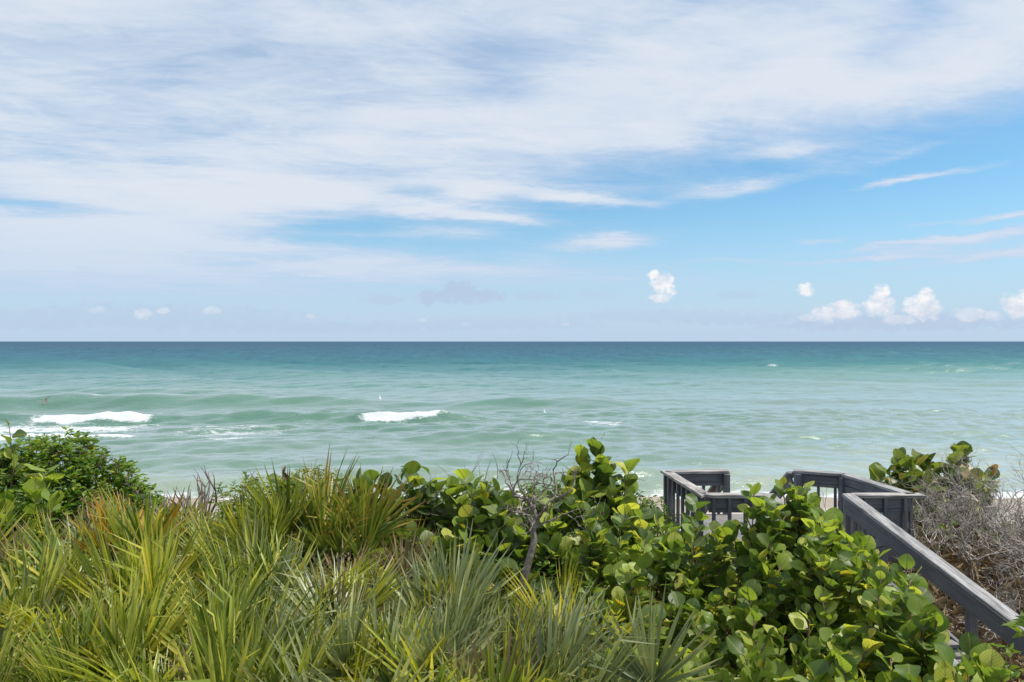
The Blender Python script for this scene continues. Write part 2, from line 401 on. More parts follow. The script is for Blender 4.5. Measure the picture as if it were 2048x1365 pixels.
    me = mesh_np('sea', np.stack([X, Y, Z], -1).reshape(-1, 3), F, [m], True, {'foam': foam.ravel()})
    link(bpy.data.objects.new('sea', me))['kind'] = 'structure'
# position = log10(distance/30)/2.5
SEA_RAMP = [(0.02, (0.25, 0.30, 0.235)), (0.06, (0.135, 0.215, 0.165)), (0.12, (0.10, 0.185, 0.14)), (0.18, (0.09, 0.185, 0.135)), (0.25, (0.046, 0.172, 0.138)),
            (0.31, (0.024, 0.145, 0.145)), (0.37, (0.014, 0.112, 0.138)), (0.46, (0.010, 0.085, 0.127)), (0.62, (0.007, 0.062, 0.107)), (0.95, (0.006, 0.045, 0.10))]
build_sea()

# ------------------------------------------------------------------ wood
def wood(name, dark, light, rough=0.75, worn=0.5):
    m, t, out = mat(name)
    b = t.n('ShaderNodeBsdfPrincipled'); t.t.links.new(b.outputs[0], out.inputs[0])
    tc = t.n('ShaderNodeTexCoord').outputs['Object']
    oi = t.n('ShaderNodeObjectInfo').outputs['Random']
    off = t.n('ShaderNodeVectorMath', operation='ADD'); t.put(off.inputs[0], tc)
    t.put(off.inputs[1], t.vec(t.m('MULTIPLY', oi, 31.0), t.m('MULTIPLY', oi, 17.0), t.m('MULTIPLY', oi, 7.0)))
    v = off.outputs[0]
    grain = t.noise(t.vmul(v, (2.2, 60, 60)), 1.0, 5, 0.7, 0.6)
    crack = t.noise(t.vmul(v, (1.1, 48, 48)), 1.0, 4, 0.65, 1.4)
    blot = t.noise(t.vmul(v, (3, 9, 9)), 1.0, 4, 0.6)
    f = t.m('ADD', t.m('MULTIPLY', grain, 0.75), t.m('MULTIPLY', blot, 0.45))
    c = t.mix(t.step(f, 0.42, 0.80), dark, light)
    ck = t.step(crack, 0.57, 0.66)
    c = t.mix(t.m('MULTIPLY', ck, worn), c, (0.035, 0.033, 0.032))
    hue = t.mix(oi, (0.88, 0.92, 1.0), (1.08, 1.03, 0.97))
    c = t.mix(1.0, c, hue, 'MULTIPLY')
    t.put(b.inputs['Base Color'], c); b.inputs['Roughness'].default_value = rough
    bp = t.n('ShaderNodeBump'); bp.inputs['Strength'].default_value = 0.5; bp.inputs['Distance'].default_value = 0.004
    t.put(bp.inputs['Height'], t.m('SUBTRACT', grain, t.m('MULTIPLY', ck, 0.8))); t.put(b.inputs['Normal'], bp.outputs[0])
    return m
M_PAINT = wood('grey_painted_wood', (0.085, 0.088, 0.098), (0.175, 0.176, 0.186), 0.6, 0.45)
M_CAP = wood('weathered_cap_wood', (0.10, 0.096, 0.092), (0.48, 0.455, 0.43), 0.8, 0.9)
M_DECK = wood('weathered_deck_wood', (0.13, 0.125, 0.12), (0.30, 0.285, 0.27), 0.85, 0.7)
M_NAIL = None

def board_mesh(L, w, h, cut0=0.0, cut1=0.0, bev=0.005):
    bm = bmesh.new()
    bmesh.ops.create_cube(bm, size=1.0)
    for v in bm.verts:
        sx = v.co.x
        v.co = Vector((v.co.x * L, v.co.y * w, v.co.z * h))
        v.co.x += (cut0 if sx < 0 else cut1) * v.co.y
    bmesh.ops.bevel(bm, geom=bm.edges[:], offset=bev, segments=1, affect='EDGES', profile=0.5)
    me = bpy.data.meshes.new('board'); bm.to_mesh(me); bm.free()
    return me
def board(name, parent, a, b, w, h, m, up=(0, 0, 1), cut0=0.0, cut1=0.0, bev=0.005):
    a = Vector(a); b = Vector(b)
    X = (b - a).normalized(); up = Vector(up)
    Y = up.cross(X).normalized(); Z = X.cross(Y)
    me = board_mesh((b - a).length, w, h, cut0, cut1, bev); me.name = name; me.materials.append(m)
    o = bpy.data.objects.new(name, me)
    Mx = Matrix((X, Y, Z)).transposed().to_4x4(); Mx.translation = (a + b) / 2
    link(o, parent)
    o.matrix_local = Matrix.Translation(-parent.location) @ Mx
    return o

def build_walkover():
    root = empty('beach_walkover', (3.8, 9.5, ground_z(3.8, 9.5)), 'weathered grey wooden beach walkover with railed landing, plank wall and stair', 'walkover')
    TOP = 6.03; CW = .155; CT = .042; DZ = 5.37
    zc = TOP - CT / 2
    def cap(a, b, **k): return board('rail_cap', root, (*a, zc), (*b, zc), CW, CT, M_CAP, **k)
    # plan corners (centre lines of the caps)
    BL = (2.355, 10.40); FL = (2.49, 8.82)
    OL = (3.30, 10.47); OR = (4.33, 10.50); BR = (4.97, 10.22); FR = (5.17, 8.82)
    SL = (3.30, 8.82); SR = (4.335, 8.82)
    cap(BL, FL, cut0=.9, cut1=-1.08)
    cap(FL, SL, cut0=1.08 * -1, cut1=0)
    cap(BL, OL, cut0=-.9 * -1, cut1=0)
    cap(OR, BR, cut0=0, cut1=-.45)
    cap(BR, FR, cut0=-.45 * -1 * -1, cut1=0)
    cap((SR[0] + .085, SR[1]), (FR[0] + .13, FR[1]))
    def rail(a, b, out, bal=True, strip=True, n=None, post_a=False, post_b=False, skip=()):
        a = Vector((*a, 0)); b = Vector((*b, 0)); d = (b - a); L = d.length; d.normalize()
        o = Vector((*out, 0))
        z1 = TOP - CT - .072
        board('rail_board', root, a + d * .03 + Vector((0, 0, z1)) + o * .012, b - d * .03 + Vector((0, 0, z1)) + o * .012, .036, .14, M_PAINT)
        if strip:
            board('lower_rail', root, a + d * .05 + Vector((0, 0, z1 - .098)) + o * .004, b - d * .05 + Vector((0, 0, z1 - .098)) + o * .004, .036, .05, M_PAINT)
        if bal:
            n = n or max(2, int(L / .19))
            for i in range(n):
                p = a + d * (L * (i + .5) / n) + o * .055
                board('baluster', root, p + Vector((0, 0, DZ - .13)), p + Vector((0, 0, TOP - CT - .004)), .042, .042, M_PAINT, up=d)
    rail(FL, BL, (-1, -.09))
    rail(FL, SL, (0, -1))
    rail(BL, OL, (0, 1))
    rail(OR, BR, (.4, .9))
    rail((SR[0] + .08, SR[1]), FR, (0, -1))
    # right side: solid wall of horizontal planks on the inner face, board outside
    a = Vector((*BR, 0)); b = Vector((*FR, 0)); d = (b - a).normalized(); inn = Vector((-1, -.13, 0)).normalized()
    for i in range(5):
        z = TOP - CT - .062 - i * .122
        board('wall_plank', root, a - d * .05 + inn * (.05 + .004 * (i % 2)) + Vector((0, 0, z)), b - d * .02 + inn * (.05 + .003 * (i % 3)) + Vector((0, 0, z)), .03, .115, M_PAINT)
    rail(BR, FR, (1, .1), bal=True)
    # posts
    for (x, y) in ((2.44, 8.90), (2.37, 10.30), (3.27, 10.41), (4.36, 10.42), (4.92, 10.14), (5.10, 8.93), (3.27, 8.95), (4.40, 8.95)):
        board('post', root, (x, y, ground_z(x, y) - .25), (x, y, TOP - CT - .006), .09, .09, M_PAINT, up=(0, 1, 0))
    # deck
    n = 11
    for i in range(n):
        y = 8.87 + i * .147
        x0 = np.interp(y, [8.8, 10.4], [2.46, 2.34]); x1 = np.interp(y, [8.8, 10.2, 10.5], [5.08, 4.90, 4.35])
        board('deck_plank', root, (x0, y, DZ - .018 + .002 * (i % 2)), (x1, y, DZ - .018 + .002 * (i % 2)), .14, .034, M_DECK)
    board('rim_board', root, (2.44, 8.775, DZ - .115), (5.12, 8.775, DZ - .115), .036, .16, M_PAINT)
    board('rim_board', root, (2.42, 8.80, DZ - .115), (2.30, 10.42, DZ - .115), .036, .16, M_PAINT)
    board('rim_board', root, (2.32, 10.47, DZ - .115), (4.5, 10.49, DZ - .115), .036, .16, M_PAINT)
    # landward flight: rails fall 0.21 m per metre
    u = Vector((.0905, -.9959, 0)); k = -.21
    def sp(x, y, s, drop): return Vector((x, y, 0)) + u * s + Vector((0, 0, TOP - drop + k * s))
    S1 = 5.2
    for x, side in ((SR[0], 1), (SL[0] + .01, -1)):
        board('rail_cap', root, sp(x, 8.80, -.02, .014), sp(x, 8.80, S1, .014), CW, CT, M_CAP)
        board('rail_board', root, sp(x - side * .045, 8.80, .02, .135), sp(x - side * .045, 8.80, S1, .135), .036, .19, M_PAINT)
        board('stringer', root, sp(x - side * .03, 8.78, .04, .70), sp(x - side * .03, 8.78, S1, .70), .04, .14, M_PAINT)
        for s in (.12, 2.06, 4.0):
            p = sp(x + side * .02, 8.8, s, .034)
            board('post', root, (p.x, p.y, ground_z(p.x, p.y) - .2), p, .085, .085, M_PAINT, up=(0, 1, 0))
        for s in (.30, .52, .80):
            p = sp(x - side * .03, 8.8, s, .22); q = sp(x - side * .03, 8.8, s, .64)
            board('baluster', root, q, p, .036, .036, M_PAINT, up=(0, 1, 0))
    for i in range(33):
        s = .12 + i * .152
        board('stair_tread', root, sp(SL[0] + .06, 8.78, s, .655 + .002 * (i % 2)), sp(SR[0] - .045, 8.78, s, .655 + .002 * (i % 2)), .14, .034, M_DECK)
    # seaward flight, steeper
    u2 = Vector((-.0905, .9959, 0)); k2 = -.78
    def sq(x, s, drop): return Vector((x, 10.52, 0)) + u2 * s + Vector((0, 0, TOP - drop + k2 * s))
    for x, side in ((OL[0], -1), (OR[0], 1)):
        board('rail_cap', root, sq(x, .03, .03), sq(x, 3.2, .03), CW, CT, M_CAP)
        board('rail_board', root, sq(x, .04, .13), sq(x, 3.2, .13), .036, .15, M_PAINT)
        board('stringer', root, sq(x, .04, .86), sq(x, 3.2, .86), .04, .20, M_PAINT)
        for s in (1.4, 3.0):
            p = sq(x, s, .06)
            board('post', root, (p.x, p.y, ground_z(p.x, p.y) - .2), p, .085, .085, M_PAINT, up=(0, 1, 0))
    for i in range(13):
        s = .2 + i * .235
        p = sq(OL[0] + .03, s, .80); q = sq(OR[0] - .03, s, .80)
        board('stair_tread', root, p, q, .26, .036, M_DECK)
build_walkover()

# ------------------------------------------------------------------ leaves: materials
def leaf_mat(name, cols, trans, vein=None, attr=None, tmix=0.4, rough=0.4, tip=None, spec=0.4, mass=False):
    """cols: stops of the colour ramp over a random value (per object, or per leaf through an attribute)"""
    m, t, out = mat(name)
    tc = t.n('ShaderNodeTexCoord').outputs['Object']
    rv = t.n('ShaderNodeObjectInfo').outputs['Random']
    if attr:
        ra = t.n('ShaderNodeAttribute', attribute_name='rl').outputs['Fac']
        rv = t.m('FRACT', t.m('ADD', ra, t.m('MULTIPLY', rv, attr)))
    c = t.ramp(rv, cols)
    n = t.noise(tc, 9.0 if vein else 5.0, 3, 0.6)
    c = t.mix(t.step(n, 0.3, 0.75, 0.0, 0.35), c, t.mix(1.0, c, (1.5, 1.25, 0.7), 'MULTIPLY'))
    tr = t.mix(1.0, c, trans, 'MULTIPLY')
    if vein:
        sp_ = t.noise(tc, 13.0, 2, 0.5)
        c = t.mix(t.step(sp_, 0.66, 0.71, 0.0, 0.8), c, (0.13, 0.075, 0.03))
        x, y, z = t.xyz(tc)
        if mass:
            x = t.n('ShaderNodeAttribute', attribute_name='lx').outputs['Fac']; y = t.n('ShaderNodeAttribute', attribute_name='ly').outputs['Fac']
        ax = t.m('ABSOLUTE', x)
        mid = t.step(ax, 0.016, 0.040, 1.0, 0.0)
        ph = t.m('FRACT', t.m('MULTIPLY', t.m('SUBTRACT', y, t.m('MULTIPLY', ax, 0.85)), 5.6))
        side = t.m('MULTIPLY', t.step(t.m('ABSOLUTE', t.m('SUBTRACT', ph, 0.5)), 0.03, 0.12, 1.0, 0.0), t.step(ax, 0.30, 0.5, 1.0, 0.2))
        vv = t.m('MAXIMUM', mid, t.m('MULTIPLY', side, 0.75))
        c = t.mix(t.m('MULTIPLY', vv, 0.75), c, vein[0])
        tr = t.mix(t.m('MULTIPLY', vv, 0.85), tr, vein[1])
    if tip:
        ta = t.n('ShaderNodeAttribute', attribute_name='t').outputs['Fac']
        tf = t.step(t.m('ADD', ta, t.m('MULTIPLY', t.m('SUBTRACT', t.n('ShaderNodeAttribute', attribute_name='rl').outputs['Fac'], 0.5), 0.5)), tip[1], tip[2])
        c = t.mix(tf, c, tip[0])
        tr = t.mix(tf, tr, tip[0])
    b = t.n('ShaderNodeBsdfPrincipled'); t.put(b.inputs['Base Color'], c)
    b.inputs['Roughness'].default_value = rough
    b.inputs['Specular IOR Level'].default_value = spec
    tl = t.n('ShaderNodeBsdfTranslucent'); t.put(tl.inputs[0], tr)
    ms = t.n('ShaderNodeMixShader'); ms.inputs[0].default_value = tmix
    t.t.links.new(b.outputs[0], ms.inputs[1]); t.t.links.new(tl.outputs[0], ms.inputs[2])
    t.t.links.new(ms.outputs[0], out.inputs[0])
    return m
VEIN = ((0.30, 0.30, 0.10), (0.09, 0.035, 0.008))
GC = [(0, (0.054, 0.112, 0.027)), (0.25, (0.099, 0.175, 0.035)), (0.55, (0.181, 0.278, 0.052)), (0.82, (0.281, 0.375, 0.072)), (1, (0.427, 0.447, 0.103))]
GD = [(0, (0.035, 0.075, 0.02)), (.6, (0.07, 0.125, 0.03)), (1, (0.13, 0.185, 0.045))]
GRAPE = leaf_mat('sea_grape_leaf', GC, (2.3, 2.1, 0.9), VEIN, None, .42, .42, None, .35)
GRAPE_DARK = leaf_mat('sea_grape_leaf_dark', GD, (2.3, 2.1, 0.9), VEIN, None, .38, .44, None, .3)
GRAPE_MASS = leaf_mat('sea_grape_leaf_mass', GC, (2.3, 2.1, 0.9), VEIN, 0.31, .42, .42, None, .35, True)
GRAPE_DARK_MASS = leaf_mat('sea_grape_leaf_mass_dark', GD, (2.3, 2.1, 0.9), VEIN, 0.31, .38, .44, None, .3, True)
GRAPE_RED = leaf_mat('sea_grape_leaf_russet', [(0, (0.055, 0.115, 0.025)), (.6, (0.13, 0.21, 0.045)), (.88, (0.19, 0.21, 0.055)), (1, (0.36, 0.18, 0.05))], (2.6, 2.1, 0.9), VEIN, None, .38, .4)
GRAPE_GOLD = leaf_mat('sea_grape_leaf_gold', [(0, (0.50, 0.38, 0.03)), (1, (0.40, 0.40, 0.04))], (1.6, 1.5, 0.9), VEIN, None, .4, .4)
SHRUB = leaf_mat('shrub_leaf', [(0, (0.041, 0.1, 0.017)), (0.5, (0.088, 0.177, 0.021)), (0.85, (0.153, 0.247, 0.03)), (1, (0.258, 0.305, 0.047))], (2.6, 2.3, 0.8), None, 0.31, .36, .42)
SHRUB_LIGHT = leaf_mat('shrub_leaf_light', [(0, (0.07, 0.13, 0.018)), (.5, (0.13, 0.21, 0.025)), (1, (0.25, 0.28, 0.05))], (2.2, 2.0, 0.8), None, 0.31, .38, .45)
DEADLEAF = leaf_mat('dead_leaf', [(0, (0.10, 0.06, 0.035)), (.6, (0.20, 0.12, 0.07)), (1, (0.30, 0.20, 0.12))], (1.3, 1.1, 0.9), None, 0.31, .15, .7)
TIP = ((0.40, 0.32, 0.15), 0.97, 1.2)
PALM = leaf_mat('palmetto_frond', [(0, (0.07, 0.115, 0.025)), (.35, (0.165, 0.225, 0.04)), (.75, (0.31, 0.355, 0.065)), (1, (0.52, 0.49, 0.12))], (1.9, 1.8, 0.7), None, .8, .33, .36, TIP, .5)
PALM_TIP = leaf_mat('palmetto_frond_gold_tips', [(0, (0.091, 0.156, 0.026)), (0.5, (0.169, 0.247, 0.039)), (1, (0.312, 0.338, 0.052))], (1.8, 1.7, 0.7), None, .8, .33, .36, ((0.42, 0.27, 0.05), .50, 1.0), .5)
PALM_SILVER = leaf_mat('palmetto_frond_silver', [(0, (0.12, 0.16, 0.085)), (.5, (0.22, 0.27, 0.15)), (.85, (0.33, 0.37, 0.20)), (1, (0.44, 0.45, 0.22))], (1.9, 1.8, 0.9), None, .8, .30, .36, TIP, .55)
PALM_LIME = leaf_mat('palmetto_frond_lime', [(0, (0.18, 0.23, 0.03)), (.5, (0.31, 0.35, 0.05)), (1, (0.50, 0.47, 0.10))], (2.0, 1.8, 0.7), None, .8, .38, .38, TIP, .45)
PALM_GOLD = leaf_mat('palmetto_frond_gold', [(0, (0.20, 0.20, 0.02)), (.4, (0.40, 0.29, 0.02)), (1, (0.48, 0.30, 0.03))], (1.5, 1.3, 0.8), None, .8, .35, .45, ((0.20, 0.10, 0.05), .70, 1.1), .35)
PALM_DEAD = leaf_mat('palmetto_frond_dead', [(0, (0.20, 0.14, 0.09)), (.5, (0.32, 0.24, 0.15)), (1, (0.42, 0.34, 0.22))], (1.1, 1.0, 0.9), None, .8, .15, .7, None, .2)
STRAW = leaf_mat('dry_grass', [(0, (0.16, 0.11, 0.06)), (.5, (0.30, 0.23, 0.13)), (1, (0.42, 0.34, 0.20))], (1.1, 1.0, 0.9), None, 0.31, .15, .8)

def bark(name, a, b_):
    m, t, out = mat(name)
    b = t.n('ShaderNodeBsdfPrincipled'); t.t.links.new(b.outputs[0], out.inputs[0])
    tc = t.n('ShaderNodeTexCoord').outputs['Object']
    n = t.noise(tc, 26.0, 5, 0.7); n2 = t.noise(tc, 4.0, 3, 0.6)
    t.put(b.inputs['Base Color'], t.mix(t.step(t.m('ADD', t.m('MULTIPLY', n, .6), t.m('MULTIPLY', n2, .4)), 0.38, 0.62), a, b_))
    b.inputs['Roughness'].default_value = 0.85
    bp = t.n('ShaderNodeBump'); bp.inputs['Strength'].default_value = 0.6; bp.inputs['Distance'].default_value = 0.01
    t.put(bp.inputs['Height'], n); t.put(b.inputs['Normal'], bp.outputs[0])
    return m
BARK_GREY = bark('grey_bark', (0.11, 0.085, 0.07), (0.32, 0.275, 0.235))
BARK_BROWN = bark('brown_stem', (0.10, 0.065, 0.04), (0.24, 0.17, 0.10))
BARK_TWIG = bark('bare_twig', (0.18, 0.15, 0.125), (0.54, 0.48, 0.42))
BARK_DARK = bark('dark_twig', (0.07, 0.045, 0.04), (0.18, 0.13, 0.11))

# ------------------------------------------------------------------ tubes
def tube_arrays(lines, sides=4):
    """lines: list of (points, radii) -> V, F(quads)"""
    V = []; F = []
    for pts, rad in lines:
        n = len(pts)
        if n < 2: continue
        base = len(V)
        for i in range(n):
            d = (pts[min(i + 1, n - 1)] - pts[max(i - 1, 0)])
            if d.length < 1e-6: d = Vector((0, 0, 1))
            d.normalize()
            a = d.orthogonal() if i == 0 else (a - d * a.dot(d))
            if a.length < 1e-6: a = d.orthogonal()
            a.normalize(); b = d.cross(a)
            for k in range(sides):
                an = 2 * math.pi * k / sides
                V.append(pts[i] + (a * math.cos(an) + b * math.sin(an)) * rad[i])
        for i in range(n - 1):
            for k in range(sides):
                p = base + i * sides + k; q = base + i * sides + (k + 1) % sides
                F.append((p, q, q + sides, p + sides))
        F.append(tuple(base + (n - 1) * sides + min(k, sides - 1) for k in range(4)) if sides == 4 else (base + (n - 1) * sides, base + (n - 1) * sides + 1, base + (n - 1) * sides + 2, base + (n - 1) * sides + 2))
    return V, F
def tubes(name, parent, lines, m, sides=4, smooth=True):
    V, F = tube_arrays(lines, sides)
    F = [f for f in F if len(set(f)) == 4]
    loc = parent.location if parent else Vector()
    me = mesh_np(name, [tuple(v - loc) for v in V], F, [m], smooth)
    return link(bpy.data.objects.new(name, me), parent)
def wander(p, d, L, n, jit, up=0.0):
    pts = [p.copy()]; d = d.normalized()
    for i in range(n):
        d = (d + Vector((rnd.gauss(0, jit), rnd.gauss(0, jit), rnd.gauss(0, jit) + up))).normalized()
        pts.append(pts[-1] + d * (L / n))
    return pts
def branching(lines, p, d, L, r, depth, jit=.22, split=(2, 3), up=.03, spread=.75):
    n = 5 if depth > 0 else 4
    pts = wander(p, d, L, n, jit, up)
    lines.append((pts, [r * (1 - .45 * i / n) if depth > 0 else r * (1 - .75 * i / n) for i in range(n + 1)]))
    if depth <= 0: return
    for k in range(rnd.randint(*split)):
        j = n if k == 0 else rnd.randint(2, n)
        dd = (pts[j] - pts[j - 1]).normalized()
        side = Vector((rnd.gauss(0, 1), rnd.gauss(0, 1), rnd.gauss(0, .7))); side -= dd * side.dot(dd)
        if side.length > 1e-3: side.normalize()
        branching(lines, pts[j], dd + side * spread * rnd.uniform(.5, 1.2), L * rnd.uniform(.55, .85), r * .6, depth - 1, jit, split, up, spread)

# ------------------------------------------------------------------ sea grape
def grape_leaf_mesh(i):
    g = random.Random(100 + i)
    rows = [0.0, .10, .28, .50, .72, .90, 1.0]
    half = [0.10, .34, .50, .54, .47, .28, .05]
    V = []; F = []
    cup = g.uniform(-.10, .32); fold = g.uniform(-.03, .13); bend = g.uniform(-.22, .28); wav = g.uniform(.01, .075); ph = g.uniform(0, 6)
    asym = g.uniform(-.06, .06)
    for y, h in zip(rows, half):
        h *= g.uniform(.96, 1.04)
        for k in (-1, -.55, 0, .55, 1):
            x = k * h * (1 + asym * k)
            yy = y - (.07 * abs(k) if y == 0 else 0) + (.035 * abs(k) if y == 1 else 0)
            z = fold * abs(x) + cup * x * x * 1.5 - bend * (y - .3) ** 2 * (1 if y > .3 else .4) + wav * math.sin(7 * y + 3 * k + ph) * abs(k)
            V.append((x, yy, z))
    for r in range(6):
        for k in range(4):
            a = r * 5 + k; F.append((a, a + 1, a + 6, a + 5))
    return mesh_np('leaf', V, F, [GRAPE], True)
GL = [grape_leaf_mesh(i) for i in range(14)]
def grape_leaf(parent, p, axis, nrm, size, m):
    Y = axis.normalized(); Z = nrm - Y * nrm.dot(Y)
    if Z.length < 1e-4: Z = Y.orthogonal()
    Z.normalize(); X = Y.cross(Z)
    o = bpy.data.objects.new('leaf', rnd.choice(GL))
    link(o, parent)
    if m is not GRAPE:
        o.material_slots[0].link = 'OBJECT'; o.material_slots[0].material = m
    Mx = (Matrix((X, Y, Z)).transposed() * size).to_4x4(); Mx.translation = p - parent.location
    o.matrix_local = Mx
    return o
def leaf_mass(parent, L, m):
    V = []; F = []; LX = []; LY = []; RL = []
    for (p, axis, nrm, size, _) in L:
        me = rnd.choice(GL)
        Y = axis.normalized(); Z = nrm - Y * nrm.dot(Y); Z.normalize(); X = Y.cross(Z)
        b = len(V); r = rnd.random()
        for v in me.vertices:
            c = v.co; V.append(tuple(p - parent.location + (X * c.x + Y * c.y + Z * c.z) * size)); LX.append(c.x); LY.append(c.y); RL.append(r)
        for q in me.polygons: F.append(tuple(b + k for k in q.vertices))
    o = link(bpy.data.objects.new('inner_leaves', mesh_np('inner_leaves', V, F, [m], True, {'lx': LX, 'ly': LY, 'rl': RL})), parent)
    o['kind'] = 'stuff'
def pick(mats):
    r = rnd.random(); s = 0
    for m, w in mats:
        s += w
        if r <= s: return m
    return mats[-1][0]
def sea_grape(label, tips, size=(.11, .165), mats=((GRAPE, .97), (GRAPE_GOLD, .03)), gap=.05, frac=.75, group='sea grape bushes', stem_mat=None, limit=300, cat='sea grape', lean=.35, face=.25):
    cx = sum(p.x for p in tips) / len(tips); cy = sum(p.y for p in tips) / len(tips)
    root = empty('sea_grape', (cx, cy, ground_z(cx, cy)), label, cat, group)
    lines = []; leaves = []
    for tip in tips:
        bx = tip.x + rnd.gauss(0, lean) * .6 + (cx - tip.x) * .25; by = tip.y + rnd.uniform(-.2, .5) * lean + (cy - tip.y) * .25
        base = Vector((bx, by, ground_z(bx, by) - .05))
        L = (tip - base).length
        n = 7; pts = []
        off = Vector((rnd.gauss(0, .05), rnd.gauss(0, .05), 0))
        for i in range(n + 1):
            s = i / n
            q = base.lerp(tip, s); q.z = base.z + (tip.z - base.z) * (s ** .9)
            pts.append(q + off * math.sin(s * 6.0) + Vector((rnd.gauss(0, .006), rnd.gauss(0, .006), 0)))
        lines.append((pts, [.013 - .008 * i / n for i in range(n + 1)]))
        k = 0; s = 0.0
        ang = rnd.uniform(0, 6.28)
        while s < L * frac:
            f = 1 - s / L
            j = min(int(f * n), n - 1); q = pts[j].lerp(pts[j + 1], f * n - j)
            sd = (pts[j + 1] - pts[j]).normalized()
            ang += math.pi + rnd.gauss(0, .5)
            rad = Vector((math.cos(ang), math.sin(ang), 0))
            el = rnd.gauss(1.0 if s < .15 else .62, .35)
            axis = rad * math.cos(el) + Vector((0, 0, 1)) * math.sin(el)
            nrm = Vector((0, 0, 1)) * math.cos(el) - rad * math.sin(el)
            nrm = nrm + Vector((rnd.gauss(0, .35), rnd.gauss(0, .35), rnd.gauss(0, .25))) + Vector((0, -1, .2)) * face * (1 if nrm.y < 0 else -1)
            sz = rnd.uniform(*size) * (0.55 if s < .05 and rnd.random() < .5 else 1.0) * (1.0 if s < L * .5 else .9)
            pet = q + axis * .03
            lines.append(([q, pet], [.006, .004]))
            mm = pick(mats)
            leaves.append((pet, axis, nrm, sz * (.6 if mm is GRAPE_GOLD else 1), mm))
            s += gap * rnd.uniform(.7, 1.35); k += 1
    if len(leaves) > limit:
        leaves.sort(key=lambda l: -(l[0].z - l[0].y * .3))
        rest = leaves[limit:]; leaves = leaves[:limit]
        leaf_mass(root, rest, GRAPE_DARK_MASS if mats[0][0] is GRAPE_DARK else GRAPE_MASS)
    tubes('stem', root, lines, stem_mat or BARK_BROWN, 4)
    for l in leaves: grape_leaf(root, *l)
    return root
def tips_under(sil, n, d, bottom=1365, xlim=None, top_bias=1.25):
    """n shoot tips on a sloping canopy: its far upper edge follows photo points sil, its near lower edge lies at row bottom; d = (near, far)"""
    xs = [p[0] for p in sil]; ys = [p[1] for p in sil]; out = []
    tries = 0
    while len(out) < n and tries < n * 40:
        tries += 1
        px = rnd.uniform(xs[0], xs[-1]); v = rnd.random() ** top_bias
        top = np.interp(px, xs, ys)
        dd = d[1] + (d[0] - d[1]) * v + rnd.gauss(0, .15)
        p = W(px, top + v * (bottom - top) + abs(rnd.gauss(0, 9)), dd)
        if xlim and p.x > 3.17 + (8.8 - p.y) * .091 and p.x < 4.45 + (8.8 - p.y) * .091: continue
        if p.z < ground_z(p.x, p.y) + .25: continue
        out.append(p)
    return out
def at(L): return [W(*p) for p in L]
# ------------------------------------------------------------------ saw palmetto
def frond_mesh(i):
    g = random.Random(300 + i)
    V = []; F = []; T = []; RL = []
    pet = g.uniform(.42, .75)
    # petiole, three-sided
    for k, (y, r) in enumerate(((0, .011), (pet * .5, .009), (pet, .008))):
        for a in range(4):
            V.append((r * math.cos(a * 1.5708), y, r * .7 * math.sin(a * 1.5708) - .05 * (1 - y / pet) ** 2)); T.append(.1); RL.append(.5)
    for k in range(2):
        for a in range(4): F.append((k * 4 + a, k * 4 + (a + 1) % 4, k * 4 + 4 + (a + 1) % 4, k * 4 + 4 + a))
    nb = g.randint(26, 36)
    spread = R(g.uniform(42, 80)); L0 = g.uniform(.74, 1.05); cup = g.uniform(.05, .55); droop = g.uniform(.0, .14)
    for b in range(nb):
        f = (b + .5) / nb * 2 - 1
        an = f * spread + g.gauss(0, .03)
        L = L0 * (1.0 - .28 * f * f) * g.uniform(.88, 1.06)
        w = .041 * g.uniform(.75, 1.15)
        dz = cup * abs(math.sin(an)) ** 1.5 + g.gauss(0, .07)
        D = Vector((math.sin(an), math.cos(an), dz)).normalized()
        S = Vector((math.cos(an), -math.sin(an), 0))
        tw = g.gauss(0, .35); S = (S * math.cos(tw) + Vector((0, 0, 1)) * math.sin(tw)).normalized()
        Nn = S.cross(D)
        rl = g.random(); dr = droop * g.uniform(.3, 1.8); base = len(V)
        brk = g.random() < .10
        for t, wf in ((0, .22), (.34, 1.0), (.70, .72), (1.0, .05)):
            p = Vector((0, pet, 0)) + D * (L * t) - Nn * (dr * t * t * L * 1.2)
            if brk and t > .7: p -= Vector((0, 0, 1)) * L * .22 + D * L * .12
            hw = w * wf * .5
            V += [tuple(p - S * hw), tuple(p - Nn * hw * .55), tuple(p + S * hw)]
            T += [t] * 3; RL += [rl] * 3
        for k in range(3):
            o = base + k * 3
            F += [(o, o + 1, o + 4, o + 3), (o + 1, o + 2, o + 5, o + 4)]
    return mesh_np('frond', V, F, [PALM], True, {'t': T, 'rl': RL})
FR = [frond_mesh(i) for i in range(14)]
